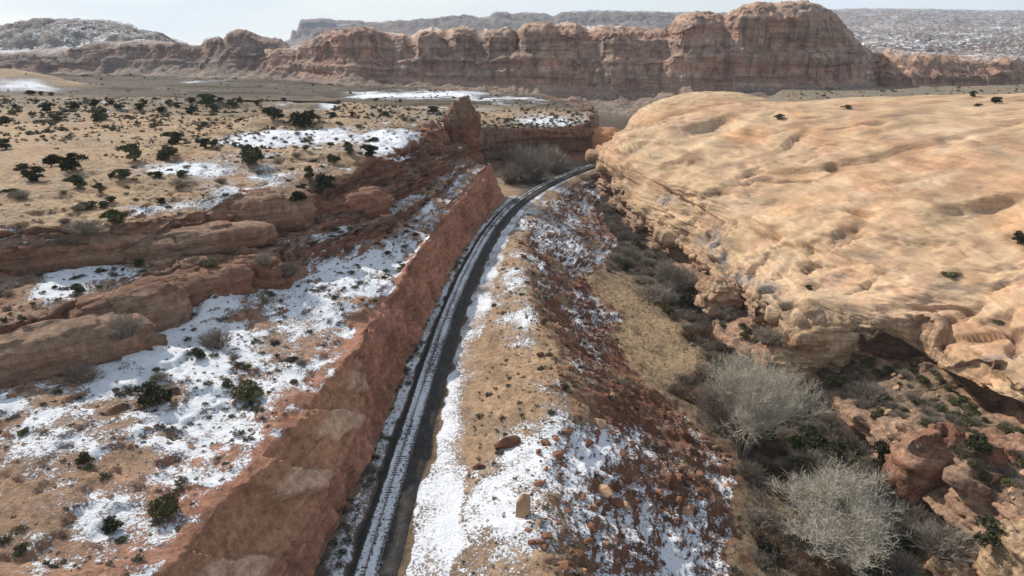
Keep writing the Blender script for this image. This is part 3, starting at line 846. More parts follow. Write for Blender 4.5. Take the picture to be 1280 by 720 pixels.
far_cliff('domed_cliff', 'long wall of domed red cliffs beyond the river', K, Y0,
          [(FT, -82), (BS, -16), (LL, -9), (LT, 2 + NT * .5), (LP, 7 + NT), (CR, 30 + NT * .6), (CR + 1.5, 90), (CR + 3, 260)],
          [26, 44, 14, 52, 34, 16, 10], 680, 3, 1.0, calm=([330, 880, 915, 1060, 1100], [.75, .75, .3, .3, .8]), colA=np.array((.40, .235, .17)), colB=np.array((.38, .265, .20)), snowtop=.42, capc=np.array((.50, .345, .24)))
# low knobs right of the great dome
K = [1070, 1090, 1110, 1140, 1170, 1200, 1225, 1250, 1272, 1280, 1300]
far_cliff('knob_cliff', 'low rounded red knobs right of the great dome', K, [760, 730, 700, 690, 690, 692, 690, 690, 700, 730, 790],
          [([112] * 11, -60), ([104, 106, 107, 107, 107, 106, 106, 106, 105, 104, 103], -14), ([96, 93, 92, 90, 90, 90, 88, 88, 88, 92, 98], -9), ([94, 90, 88, 88, 86, 87, 84, 84, 84, 90, 97], 0),
           ([88, 80, 74, 76, 74, 76, 72, 72, 74, 84, 96], 8), ([82, 72, 64, 70, 66, 70, 68, 68, 71, 80, 94], 30), ([80, 70, 62, 68, 64, 68, 68, 68, 71, 80, 94], 90)],
          [10, 16, 6, 14, 14, 10], 300, 17, .7, C_RED * np.array((.95, 1.15, 1.3)), C_BROWN, snowtop=.5, capc=np.array((.42, .27, .18)))
# grey-brown cliffs far left
K = [-60, 0, 60, 120, 150, 180, 215, 240, 250, 256, 274, 280, 287, 302, 318, 324, 350, 366, 395, 420]
CR = [66, 62, 59, 52, 48, 48, 52, 53, 52, 43, 43, 52, 39, 36, 40, 43, 45, 57, 56, 52]
far_cliff('left_cliff', 'long low grey brown cliffs at the far left', K, np.linspace(1150, 960, 20),
          [([100] * 20, -130), ([86] * 20, -30), ([c * .45 + 86 * .55 for c in CR], -18), ([c * .5 + 86 * .5 - 2 for c in CR], -4), ([c + 5 for c in CR], 4), (CR, 26), ([c + 2 for c in CR], 130)],
          [14, 22, 6, 26, 14, 8], 380, 29, 1.3, np.array((.25, .15, .115)), np.array((.23, .17, .135)), snowtop=.42, fin=.7, capc=np.array((.30, .21, .155)))
# snowy hills behind them
K = [-80, 0, 25, 50, 75, 90, 120, 142, 160, 175, 195, 215, 235]
CR = [31, 28, 25, 23.5, 24, 25, 28, 26.5, 28, 34, 40.5, 45, 52]
far_cliff('snowy_hill', 'snow streaked grey hills at the far left skyline', K, [1900] * 13,
          [([84] * 13, -500), ([68] * 13, -260), ([c * .55 + 66 * .45 for c in CR], -150), ([c * .6 + 64 * .4 - 2 for c in CR], -90), ([c + 4 for c in CR], -20), (CR, 60), ([c + 6 for c in CR], 500)],
          [10, 16, 6, 18, 12, 8], 300, 43, 2.2, np.array((.22, .17, .14)), np.array((.24, .19, .15)), snowtop=.62, fin=.6, mat=M_MID)
# distant mesas
K = [356, 362, 364, 369, 371, 373, 376, 400, 430, 455, 470]
CR = [50, 48, 36, 36, 40, 26, 22.5, 21.5, 24, 26, 40]
far_cliff('distant_mesa', 'flat topped blue mesa on the left skyline', K, [5600] * 11,
          [([60] * 11, -700), ([52] * 11, -160), ([c * .5 + 26 for c in CR], -60), ([c * .6 + 20 for c in CR], -30), ([c + 2 for c in CR], -10), (CR, 20), ([c + 1 for c in CR], 500)],
          [6, 10, 3, 12, 4, 4], 160, 51, 4, np.array((.20, .13, .11)), np.array((.17, .13, .115)), snowtop=.2, fin=.5, mat=M_VFAR)
K = [380, 388, 391, 400, 415, 428, 440, 452]
CR = [52, 46, 35, 32, 32, 33, 38, 50]
far_cliff('distant_butte', 'dark butte standing in front of the blue mesa', K, [3600] * 8,
          [([62] * 8, -300), ([54] * 8, -90), ([c * .5 + 26 for c in CR], -40), ([c * .6 + 20 for c in CR], -24), ([c + 2 for c in CR], -8), (CR, 20), ([c + 1 for c in CR], 240)],
          [5, 8, 3, 10, 4, 4], 120, 57, 3, np.array((.16, .11, .095)), np.array((.15, .12, .10)), snowtop=.1, fin=.5, mat=M_VFAR)
K = [420, 450, 480, 520, 540, 560, 580, 600, 613, 616, 635, 640, 645, 649, 680, 691, 700, 720, 800, 850, 900, 950, 1000]
CR = [30, 27, 25, 24, 22, 18.5, 17, 20, 21, 13, 13, 17, 15, 14, 14, 19.5, 14, 12, 12.5, 14, 15, 14, 14]
far_cliff('distant_plateau', 'long hazy plateau skyline behind the domed cliffs', K, [4300] * 23,
          [([62] * 23, -1800), ([40] * 23, -300), ([c * .5 + 17 for c in CR], -120), ([c * .6 + 13 for c in CR], -60), ([c + 2 for c in CR], -16), (CR, 30), ([c + 1 for c in CR], 700)],
          [8, 12, 4, 12, 5, 4], 420, 63, 3.2, np.array((.22, .16, .135)), np.array((.20, .17, .14)), snowtop=.42, fin=.5, mat=M_VFAR)
# plain climbing to the right-hand skyline
K = [1000, 1040, 1080, 1120, 1160, 1200, 1240, 1280, 1340, 1420]
CR = np.array([12, 11, 10, 10, 10.5, 11, 12, 12.5, 13, 13])
far_cliff('far_plain', 'scrubby snow dusted plain climbing to the right skyline', K, [4000] * 10,
          [([104] * 10, -3180), ([76] * 10, -2750), ([58] * 10, -2150), ([50] * 10, -2050), ([34, 33, 33, 32, 33, 34, 33, 32, 32, 32], -900), (CR + 6, 700), (CR, 1800), (CR + .5, 3800)],
          [16, 20, 8, 24, 18, 14, 6], 320, 71, 2.2, np.array((.23, .155, .12)), np.array((.21, .17, .13)), snowtop=.1, snowall=.36, fin=.5, mat=M_VFAR, talus=np.array((.22, .15, .115)))

# ---- promontory and plateau beyond the near wall
PR = np.array([(-75, 282, 20), (-30, 300, 18), (-13, 311, 15.5), (10, 322, 14.2), (25, 326, 14), (33, 331, 14), (38, 345, 14), (43, 380, 14), (46, 430, 12), (40, 470, 11), (20, 520, 10), (-60, 560, 11),
               (-150, 600, 12), (-300, 640, 13), (-480, 660, 14)], float)
QR = np.array([(-80, 280, 23), (-82, 300, 23.5), (-82, 310, 24), (-82, 318, 24), (-82, 326, 24.2), (-82, 335, 24.4), (-82, 345, 24.4), (-170, 346, 25), (-312, 346, 25.2), (-400, 400, 23), (-440, 450, 20.5), (-470, 500, 18),
               (-500, 560, 16), (-530, 620, 14), (-560, 665, 13)], float)
sP = np.r_[0, np.cumsum(np.linalg.norm(np.diff(PR[:, :2], axis=0), axis=1))]
wgt = np.interp(sP, [0, 60, 150, 260, 420, sP[-1]], [0, .12, .5, .72, .88, 1])
nP = 400
tt = np.interp(np.linspace(0, 1, nP), wgt, np.arange(len(PR)))
RP = gsm(np.stack([np.interp(tt, np.arange(len(PR)), PR[:, k]) for k in range(3)], 1), 8)
RQ = gsm(np.stack([np.interp(tt, np.arange(len(QR)), QR[:, k]) for k in range(3)], 1), 8)
tan = np.gradient(RP[:, :2], axis=0)
outw = np.stack([tan[:, 1], -tan[:, 0]], 1)
outw /= np.linalg.norm(outw, axis=1, keepdims=True)
base_ = RP.copy(); base_[:, :2] += outw * 5.0; base_[:, 2] = 0
foot_ = RP.copy(); foot_[:, :2] += outw * 20.0; foot_[:, 2] = -8
mid_ = RP * .86 + RQ * .14
segs = [(foot_, base_, 16), (base_, RP, 44), (RP, mid_, 60), (mid_, RQ, 130)]
out, c_ = [], []
for k, (a, b, n) in enumerate(segs):
    t = np.arange(n) / n if k < 3 else np.linspace(0, 1, n) ** 1.3
    out.append(a[:, None] + (b - a)[:, None] * t[None, :, None]); c_.append(k + t)
G = np.concatenate(out, 1); c_ = np.concatenate(c_)
G = np.transpose(gsm(np.transpose(G, (1, 0, 2)), 2.5), (1, 0, 2))
n = out_normals(G, np.array((0, -.3, 1)))
V = G.reshape(-1, 3).astype(np.float32)
C = np.tile(c_, nP).astype(np.float32)
wall = np.interp(C, [0, .9, 1.05, 1.95, 2.15, 4], [.1, .4, 1, 1, .25, .1]).astype(np.float32)
wz = V[:, 2] + 1.3 * fbm(V, 30, 2, 203)
z0 = np.zeros_like(wz)
ly = vnoise(np.stack([z0 + .5, V[:, 0] / 70, wz / 2.6], 1), 205); ly = np.sign(ly) * np.abs(ly) ** .5
fl = fbm(V, (5, 5, 30), 3, 207, ridged=True)
gen = fbm(V, 20, 4, 209)
big_ = fbm(V * np.array((1, 1, 0), np.float32), (85, 45, 1), 3, 211)
blkp = cell(V / np.array((8, 8, 4), np.float32) + .4 * gen[:, None], 213)
d = wall * (1.5 * ly + 1.3 * fl + 2.4 * gen + .9 * blkp)
V = V + n * d[:, None]
top = np.interp(C, [1.9, 2.1, 3.7, 4], [0, 1, 1, 0])
ter = big_ * 3.2
ter = np.round(ter / 1.4) * 1.4 * .75 + ter * .25
V[:, 2] += (top * (ter + .8 * gen)).astype(np.float32)
# a sandy mound with snow at the far left
px_, py_ = pix(V)
mound = np.exp(-(((V[:, 0] + 345) / 62) ** 2 + ((V[:, 1] - 455) / 45) ** 2))
V[:, 2] += top * 15 * mound
px_, py_ = pix(V)
col_ = mixc(np.tile(C_SAND * .92, (len(V), 1)), C_SAND2 * .9, sstep(-.3, .4, gen))
sage = sstep(350, 440, V[:, 1] + 60 * big_) * .95 * (1 - .75 * sstep(.25, .6, gen)) * (1 - sstep(.15, .4, mound))
col_ = mixc(col_, np.array((.085, .068, .05)), sage)
col_ = mixc(col_, mixc(np.tile(C_DKRED * .95, (len(V), 1)), C_BROWN * .8, sstep(-.3, .4, gen)) * (1 + .35 * ly[:, None]), np.interp(C, [.9, 1.05, 1.95, 2.2], [0, 1, 1, 0]))
col_ = mixc(col_, C_DARK, np.interp(C, [0, .9, 1], [.8, .8, 0]))
sn_ = top * (.18 + .5 * fbm(V, 22, 4, 221) + .3 * fbm(V, 7, 3, 222)) - .18 * sage + .12 * top * sstep(-70, 10, V[:, 0]) + .12 * np.interp(C, [0, 1], [1, 0])
for (a, b, c, dd, e) in [(685, 152, 36, 7, .35), (650, 150, 30, 5, .25), (30, 108, 50, 12, .6), (560, 118, 60, 6, .6), (500, 118, 60, 5, .45), (620, 125, 50, 8, .4), (270, 100, 50, 6, .5), (150, 92, 40, 4, .4), (230, 92, 30, 4, .4), (450, 120, 40, 5, .4)]:
    sn_ += e * np.exp(-((px_ - a) / c) ** 2 - ((py_ - b) / dd) ** 2)
at = {'col': np.clip(col_, .01, .9), 'rock': np.interp(C, [.9, 1, 2, 2.1, 4], [.2, 1, 1, .3, .05]), 'snow': sn_.astype(np.float32),
      'scrub': np.clip(top * .7 + sage, 0, 1) + np.interp(C, [0, 1], [1, 0]), 'varn': np.interp(C, [1, 1.2, 1.9, 2], [0, .9, .9, 0])}
tag(far_mesh('plateau', V.reshape(nP, -1, 3), M_NEAR, at), 'scrubby plateau ending in a dark walled promontory beyond the gully', kind='structure')


# ---- heightfield patches
def patch_grid(name, label, x0, x1, y0, y1, nx, ny, hfun, cfun, mat):
    X, Y = np.meshgrid(np.linspace(x0, x1, nx), np.linspace(y0, y1, ny), indexing='ij')
    V = np.stack([X.ravel(), Y.ravel(), np.zeros(X.size)], 1).astype(np.float32)
    V[:, 2] = hfun(V)
    n_ = out_normals(V.reshape(nx, ny, 3), np.array((0, 0, 1)))
    at = cfun(V, n_)
    return tag(far_mesh(name, V.reshape(nx, ny, 3), mat, at), label, kind='structure')


def h_flat(V):
    b = fbm(V, 60, 3, 301)
    e = sstep(0, 50, V[:, 0] + 14 * b - 72 - .42 * (V[:, 1] - 340))
    return (-16 + e * (35 + 2.2 * b + 1.0 * fbm(V, 14, 3, 302)) * sstep(660, 610, V[:, 1] + 12 * b) - 2).astype(np.float32) + np.interp(V[:, 0], [100, 300, 600], [0, 3, 10]).astype(np.float32) - np.interp(V[:, 1], [340, 640], [0, 15]).astype(np.float32) * e


def c_flat(V, n_):
    g = fbm(V, 18, 3, 303)
    c = mixc(np.tile(np.array((.22, .185, .135)), (len(V), 1)), C_SAND2 * .7, sstep(-.2, .5, g))
    return {'col': c, 'rock': np.full(len(V), .1), 'snow': (.02 + .4 * g).astype(np.float32), 'scrub': np.full(len(V), .85), 'varn': np.zeros(len(V))}


patch_grid('sage_flat', 'pale sage flat below the great dome', 60, 760, 338, 668, 190, 130, h_flat, c_flat, M_NEAR)


def blob_rock(name, c, r, nu=120, nv=70, seed=0, lump=.12, layer=.03, colr=C_SLICK, power=2.0, mat=None, colr2=None, rock=.7, tilt=0.0):
    """rounded rock mass: superellipsoid with bedding and lumps, cut at the bottom"""
    u = np.linspace(0, 2 * math.pi, nu + 1)[:-1]
    v = np.linspace(-0.55, math.pi / 2, nv)
    U, W = np.meshgrid(u, v, indexing='ij')
    sg = lambda x: np.sign(x) * np.abs(x) ** (2 / power)
    d = np.stack([sg(np.cos(U)) * sg(np.cos(W)), sg(np.sin(U)) * sg(np.cos(W)), sg(np.sin(W))], 2).reshape(-1, 3)
    V = (d * np.array(r)).astype(np.float32)
    V[:, 0] += tilt * V[:, 2]
    m = float(np.mean(r))
    Q = V + np.array(c, np.float32)
    nn = fbm(Q, m * .9, 4, seed)
    wz = Q[:, 2] + .12 * m * fbm(Q, m, 2, seed + 3)
    z0 = np.zeros_like(wz)
    ly = vnoise(np.stack([z0 + .5, z0 + 1.5, wz / (.16 * m)], 1), seed + 5); ly = np.sign(ly) * np.abs(ly) ** .5
    k = 1 + lump * .9 * cell(Q / np.array((m * .55, m * .5, m * .35), np.float32) + .3 * nn[:, None], seed) * (power > 2.9) + lump * 2 * nn + layer * ly * np.clip(np.cos(W).ravel(), 0, 1) + lump * .5 * fbm(Q, (m * .25, m * .25, m * .8), 3, seed + 8, ridged=True)
    V = V * k[:, None].astype(np.float32)
    R, Cc = nu, nv
    idx = np.arange(R * Cc).reshape(R, Cc)
    q = np.stack([idx[:, :-1], np.roll(idx, -1, 0)[:, :-1], np.roll(idx, -1, 0)[:, 1:], idx[:, 1:]], 2).reshape(-1, 4)
    cl = mixc(np.tile(colr, (len(V), 1)), colr * .8 if colr2 is None else colr2, sstep(-.2, .4, nn + .3 * ly))
    at = {'col': np.clip(cl, .01, .9), 'rock': np.full(len(V), rock), 'snow': np.full(len(V), -.5), 'scrub': np.zeros(len(V)), 'varn': np.full(len(V), .35 if power > 2.9 else .12), 'slick': np.full(len(V), 0.0 if power > 2.9 else .8)}
    me = mesh_np(name, V, q, True, at)
    o = link(name, me, mat or M_NEAR)
    o.location = c
    return o


tag(blob_rock('sandstone_dome', (108, 372, -4), (50, 40, 30), 200, 110, 401, .05, .02, C_SLICK, 2.2, colr2=C_SLICK2), 'smooth pale sandstone dome behind the slickrock nose', kind='structure')
tag(blob_rock('sandstone_knob', (44, 347, -2), (15, 10, 12.5), 120, 70, 411, .08, .03, C_SLICK2 * np.array((1.0, .8, .7)), 2.6, colr2=C_PINK * .9), 'small orange rock knob where the railway disappears', kind='structure')
tag(blob_rock('rock_fin', (-18.0, 257, 14), (6.2, 5.0, 16.5), 110, 120, 421, .19, .05, C_DKRED * 1.1, 3.0, colr2=C_BROWN * .8, tilt=-.06), 'dark upright rock fin at the end of the cutting wall', kind='structure')

# ---- rock masses standing out of the ledges
def outcrop(px, py, z, r, label, seed, c1, c2, power=3.0, lump=.16, layer=.06, dz=0.0, turn=0):
    p = unz(px, py, z)
    o = blob_rock('rock_outcrop', tuple(p + np.array((0, 0, dz))), r, 84, 46, seed, lump, layer, c1, power, colr2=c2, rock=1.0)
    o.rotation_euler.z = math.radians(turn)
    tag(o, label, 'rock', 'rock outcrops')
C_B1, C_B2 = C_BROWN * 1.05, C_BROWN * np.array((.85, .72, .7))
for a in [(335, 268, 23, (9.5, 5, 4.8), 'rounded brown rock hump on the upper ledge', 921, C_B1, C_B2, 2.95, .09, .05, 0, 25),
          (250, 304, 22, (13, 4, 3.0), 'low brown rock shelf below the rounded hump', 922, C_B1, C_B2, 2.95, .09, .06, 0, 35),
          (165, 402, 16.5, (9, 4.0, 5.0), 'dark rounded rock at the end of the lower ledge', 923, C_B1, C_B2, 2.95, .09, .05, 0, 42),
          (50, 452, 16, (15, 5, 5.0), 'long sloping rock of the lower ledge at the left', 924, C_B1, C_B2, 2.95, .09, .05, 0, 38),
          (240, 368, 17, (10, 3.6, 3.8), 'broken red rock face behind the snow of the bench', 925, C_DKRED * 1.15, C_B2, 2.95, .11, .06, 0, 40),
          (320, 345, 17, (6, 3.5, 3.5), 'small red rock step beside the shaded notch', 926, C_DKRED * 1.15, C_B2),
          (60, 318, 23, (16, 5, 4.2), 'long shaded rock band at the left edge', 927, C_B1, C_B2, 2.95, .09, .06, 0, 20),
          (440, 262, 19, (11, 4.5, 4.2), 'dark rock shelf above the bench snow field', 928, C_DKRED * 1.15, C_B2, 2.95, .1, .06, 0, 50),
          (535, 185, 21, (5, 7, 6), 'ribbed dark rock slope below the fin', 929, C_DKRED * 1.1, C_B2),
          (1018, 428, -4, (8.5, 6.5, 7.0), 'layered rock nose jutting over the valley', 931, C_SLICK * .95, C_SLICK2 * .8),
          (985, 455, -8, (5.5, 4.5, 4.5), 'lower lip of the layered rock nose', 932, C_SLICK * .9, C_PINK * .75),
          (1158, 600, -11, (6.0, 4.5, 8.5), 'square rock block below the terrace', 933, C_PINK * .8, C_DKRED * 1.2),
          (1250, 600, -8, (6.5, 5, 6.5), 'rounded orange rock right of the square block', 934, C_PINK * .85, C_DKRED * 1.3),
          (1282, 712, -6, (4.0, 4, 5.5), 'bright orange rock cut by the right picture edge', 935, C_SLICK * .95, C_SLICK2),
          (1200, 716, -12, (3.5, 3, 2.5), 'small tan rock at the bottom right', 936, C_SLICK * .85, C_PINK * .8),
          (900, 372, -8, (5, 5, 4.5), 'broken orange ledge above the grey thicket', 937, C_SLICK * .9, C_PINK * .8)]:
    outcrop(*a)

# ---- river, ground
def flat_sheet(name, xs, ys, zf, mat):
    X, Y = np.meshgrid(xs, ys, indexing='ij')
    V = np.stack([X.ravel(), Y.ravel(), zf(X, Y).ravel()], 1)
    me = mesh_np(name, V, grid_faces(len(xs), len(ys), False), True)
    # faces wind x-then-y; keep normals up
    me.flip_normals()
    return link(name, me, mat)


M_WATER = bpy.data.materials.new('river_water')
M_WATER.use_nodes = True
b_ = M_WATER.node_tree.nodes['Principled BSDF']
b_.inputs['Base Color'].default_value = (0.12, 0.095, 0.07, 1)
b_.inputs['Roughness'].default_value = 0.12
wno = nd(M_WATER.node_tree, 'ShaderNodeTexNoise'); wno.inputs['Scale'].default_value = 0.4; wno.inputs['Detail'].default_value = 4
wtc = nd(M_WATER.node_tree, 'ShaderNodeTexCoord')
wbp = nd(M_WATER.node_tree, 'ShaderNodeBump'); wbp.inputs['Strength'].default_value = .15; wbp.inputs['Distance'].default_value = .5
M_WATER.node_tree.links.new(wtc.outputs['Object'], wno.inputs['Vector'])
M_WATER.node_tree.links.new(wno.outputs['Fac'], wbp.inputs['Height'])
M_WATER.node_tree.links.new(wbp.outputs[0], b_.inputs['Normal'])
tag(flat_sheet('river', np.linspace(-500, 900, 15), np.linspace(440, 640, 5), lambda X, Y: X * 0 - 16.0, M_WATER), 'muddy grey river below the far cliffs', kind='structure')
M_GROUND = simple_material('desert_ground', (.15, .115, .08), (.27, .19, .13), .02, .95)
gx = np.r_[-22000, -9000, -4000, -2000, -1000, -400, 0, 400, 1000, 2000, 4000, 9000, 22000]
gy = np.r_[-6000, -2000, -500, 0, 300, 700, 1100, 1800, 3000, 5000, 8000, 12000]
tag(flat_sheet('ground', gx.astype(float), gy.astype(float), lambda X, Y: np.interp(np.hypot(X, Y), [0, 1500, 3000, 8000, 12000], [-20, -22, -60, -240, -420]), M_GROUND), 'desert ground reaching the horizon', kind='structure')

# ------------------------------------------------------------------ railway
rail_root = bpy.data.objects.new('railway_track', None)
COL.objects.link(rail_root)
tag(rail_root, 'single railway track curving through the rock cutting', 'railway track')
M_RAIL = simple_material('rail_steel', (.13, .085, .06), (.22, .18, .15), 8, .45, spec=.4)
M_TIE = simple_material('weathered_sleeper', (.05, .042, .035), (.12, .10, .085), 6, .9, per_object=.35)
ys = np.arange(36.0, 345.0, 0.02)
xs = trk_x(ys)
ds = np.r_[0, np.cumsum(np.hypot(np.diff(xs), np.diff(ys)))]
def along(s):
    return np.interp(s, ds, xs), np.interp(s, ds, ys)
S_END = ds[-1]
def frame(s):
    x, y = along(s)
    x2, y2 = along(np.asarray(s) + .5); x1, y1 = along(np.asarray(s) - .5)
    tx, ty = x2 - x1, y2 - y1
    l = np.hypot(tx, ty)
    return x, y, tx / l, ty / l
# ballast
s_ = np.arange(1, S_END - 1, .40)
x, y, tx, ty = frame(s_)
lat = np.r_[-2.8, np.linspace(-2.15, 2.45, 30), 3.2]
zt = np.r_[-.35, np.full(30, .30), -.35]
V = np.stack([x[:, None] + ty[:, None] * lat, y[:, None] - tx[:, None] * lat, np.tile(zt, (len(s_), 1))], 2)
Vf = V.reshape(-1, 3).astype(np.float32)
LAT = np.tile(lat, len(s_))
Vf[:, 0] += .18 * fbm(Vf, 2.5, 3, 498) * np.interp(np.abs(LAT), [1.3, 2], [0, 1])
Vf[:, 2] += .07 * fbm(Vf, .55, 2, 499) * np.interp(np.abs(LAT), [.9, 1.5], [.3, 1]) + .03 * np.interp(LAT, [-1, -.6, .6, 1], [0, 1, 1, 0]) + .03 * fbm(Vf, .9, 2, 501) + .05 * fbm(Vf, 6, 2, 503)
sb = np.interp(LAT, [-2.4, -2.0, -1.75, -1.0, -.75, -.3, .3, .75, 1.0, 1.4, 4], [-.3, -.2, .62, .72, .42, .66, .66, .40, .22, .10, -.02])
sb = sb + .34 * fbm(Vf * np.array((1, .18, 1), np.float32), 1.4, 4, 505) + .12 * fbm(Vf, 18, 2, 507) - .12 * sstep(150, 230, Vf[:, 1])
me = mesh_np('ballast_bed', Vf, grid_faces(len(s_), len(lat), False), True,
             {'col': np.tile(C_BALL, (len(Vf), 1)) * (1 + .3 * fbm(Vf, 1.3, 3, 509))[:, None], 'rock': np.zeros(len(Vf)), 'snow': sb.astype(np.float32), 'scrub': np.zeros(len(Vf)), 'varn': np.zeros(len(Vf))})
link('ballast_bed', me, M_NEAR, rail_root)
prof = np.array([(-.07, .40), (-.07, .42), (-.012, .44), (-.012, .51), (-.037, .52), (-.037, .565), (.037, .565), (.037, .52), (.012, .51), (.012, .44), (.07, .42), (.07, .40)])
for side in (-.755, .755):
    q = np.arange(2, S_END - 2, .8)
    x, y, tx, ty = frame(q)
    la = prof[:, 0] + side
    V = np.stack([x[:, None] + ty[:, None] * la, y[:, None] - tx[:, None] * la, np.tile(prof[:, 1], (len(q), 1))], 2)
    link('rail', mesh_np('rail', V.reshape(-1, 3), grid_faces(len(q), len(prof), False), False), M_RAIL, rail_root)
# sleepers
bx = np.array([(a, b, c) for a in (-1.25, 1.25) for b in (-.115, .115) for c in (-.09, .09)])
bf = np.array([(0, 1, 3, 2), (4, 6, 7, 5), (0, 4, 5, 1), (2, 3, 7, 6), (1, 5, 7, 3), (0, 2, 6, 4)])
tie_me = mesh_np('sleeper', bx, bf, False)
tie_me.materials.append(M_TIE)
ts = np.arange(22, S_END - 3, .56)
x, y, tx, ty = frame(ts)
vis = [i for i in range(len(ts)) if y[i] > 60]
for i in vis[:300]:
    o = bpy.data.objects.new('sleeper', tie_me)
    COL.objects.link(o)
    o.parent = rail_root
    o.location = (x[i] + random.uniform(-.05, .05), y[i], .215 + random.uniform(-.02, .02))
    o.rotation_euler = (0, 0, math.atan2(-tx[i], ty[i]) + random.uniform(-.02, .02))
VV, QQ = [], []
for k, i in enumerate(vis[300:]):
    a = np.array([(ty[i], -tx[i], 0), (tx[i], ty[i], 0), (0, 0, 1)])
    VV.append(bx @ a + np.array((x[i], y[i], .215))); QQ.append(bf + 8 * k)
o = link('far_sleepers', mesh_np('far_sleepers', np.concatenate(VV), np.concatenate(QQ), False), M_TIE, rail_root)
o['kind'] = 'stuff'

# ------------------------------------------------------------------ placing tools
bpy.context.view_layer.update()
DG = bpy.context.evaluated_depsgraph_get()
EYE = Vector((0, 0, H))


def sight(px, py):
    u, v = (px - 640) / F, (py - 360) / F
    d = Vector((u, cp - sp * v, -sp - cp * v)).normalized()
    ok, loc, nrm, idx, ob, mt = SC.ray_cast(DG, EYE, d, distance=3000)
    return (loc, nrm, ob) if ok else (None, None, None)


def seen(p, up=.4):
    q = Vector((float(p[0]), float(p[1]), float(p[2]) + up))
    d = q - EYE
    L = d.length
    ok, loc, *_ = SC.ray_cast(DG, EYE, d.normalized(), distance=L - .6)
    if ok: return False
    a, b = pix(np.array([[q.x, q.y, q.z]]))
    return -6 < a[0] < 1286 and -6 < b[0] < 726


def depth(p):
    return p[1] * cp + (H - p[2]) * sp


def pick(cmin, cmax, ymin, ymax, n, wfun=None, r=rng):
    """random points on the canyon mesh, evenly by area"""
    G = Pf.reshape(Rn, Cn, 3)
    js = np.where((cc >= cmin) & (cc <= cmax))[0]
    is_ = np.where((YR >= ymin) & (YR <= ymax))[0]
    sub = G[is_[0]:is_[-1] + 1, js[0]:js[-1] + 1]
    dx = np.linalg.norm(np.gradient(sub, axis=1), axis=2)
    dy = np.linalg.norm(np.gradient(sub, axis=0), axis=2)
    w = (dx * dy).ravel()
    pts = sub.reshape(-1, 3)
    if wfun is not None:
        w = w * wfun(pts)
    cs = np.cumsum(w); cs /= cs[-1]
    k = np.searchsorted(cs, r.random(n))
    return pts[np.minimum(k, len(pts) - 1)]


def inst(name, me, loc, s, rz, parent=None, tilt=0.0):
    o = bpy.data.objects.new(name, me)
    COL.objects.link(o)
    if parent is not None: o.parent = parent
    o.location = [float(a) for a in loc]
    o.rotation_euler = (random.uniform(-tilt, tilt), random.uniform(-tilt, tilt), rz)
    o.scale = s if hasattr(s, '__len__') else (s, s, s)
    return o


# ------------------------------------------------------------------ boulders
import bmesh
M_BOULD = simple_material('red_boulder', (.13, .06, .038), (.27, .13, .078), 1.6, .9, .5, per_object=.35)
M_BOULT = simple_material('tan_boulder', (.30, .18, .11), (.46, .30, .19), 1.4, .9, .5, per_object=.25)


def hull_rock(seed, flat=.7, n=15):
    r = random.Random(seed)
    bm = bmesh.new()
    sx, sy, sz = r.uniform(.75, 1.1), r.uniform(.6, .95), r.uniform(flat * .7, flat * 1.1)
    for k in range(n):
        a = Vector((r.gauss(0, 1), r.gauss(0, 1), r.gauss(0, 1))).normalized()
        m = max(abs(a.x), abs(a.y), abs(a.z))
        a = a.lerp(a / m, .55) * r.uniform(.78, 1.0)
        bm.verts.new((a.x * sx * .5, a.y * sy * .5, a.z * sz * .5 + sz * .28))
    res = bmesh.ops.convex_hull(bm, input=bm.verts)
    bmesh.ops.delete(bm, geom=[v for v in bm.verts if not v.link_faces], context='VERTS')
    bmesh.ops.triangulate(bm, faces=bm.faces[:])
    me = bpy.data.meshes.new('boulder')
    bm.to_mesh(me); bm.free()
    return me


RED = [hull_rock(i) for i in range(10)]
TAN = [hull_rock(50 + i) for i in range(6)]
for m in RED: m.materials.append(M_BOULD)
for m in TAN: m.materials.append(M_BOULT)


def rock_arrays(me):
    v = np.empty(len(me.vertices) * 3, np.float32); me.vertices.foreach_get('co', v)
    t = np.empty(len(me.loops), np.int32); me.loops.foreach_get('vertex_index', t)
    return v.reshape(-1, 3), t.reshape(-1, 3)


def scatter_stuff(name, label, cat, meshes, pts, sizes, mat, tilt=.5, smooth=False):
    VV, QQ, off = [], [], 0
    arr = [rock_arrays(m) for m in meshes]
    for p, s in zip(pts, sizes):
        v, t = arr[random.randrange(len(arr))]
        R = np.array(Matrix.Rotation(random.uniform(0, 6.28), 3, 'Z') @ Matrix.Rotation(random.gauss(0, tilt), 3, 'X'))
        VV.append(v @ R.T * s + p); QQ.append(t + off); off += len(v)
    o = link(name, mesh_np(name, np.concatenate(VV), np.concatenate(QQ), smooth), mat)
    return tag(o, label, cat, kind='stuff')


def special_rock(px, py, w, ratio, label, tan_=False, seed=0, lean=0.0):
    loc, nr, ob = sight(px, py)
    if loc is None: return
    k = w / F * depth(loc)
    me = hull_rock(900 + seed, .8, 20)
    me.materials.append(M_BOULT if tan_ else M_BOULD)
    o = inst('boulder', me, (loc.x, loc.y, loc.z - .12 * k), (k * 1.15, k, k * ratio * 1.25), random.uniform(-.4, .4))
    o.rotation_euler.y = lean
    tag(o, label, 'boulder', 'boulders on the embankment')


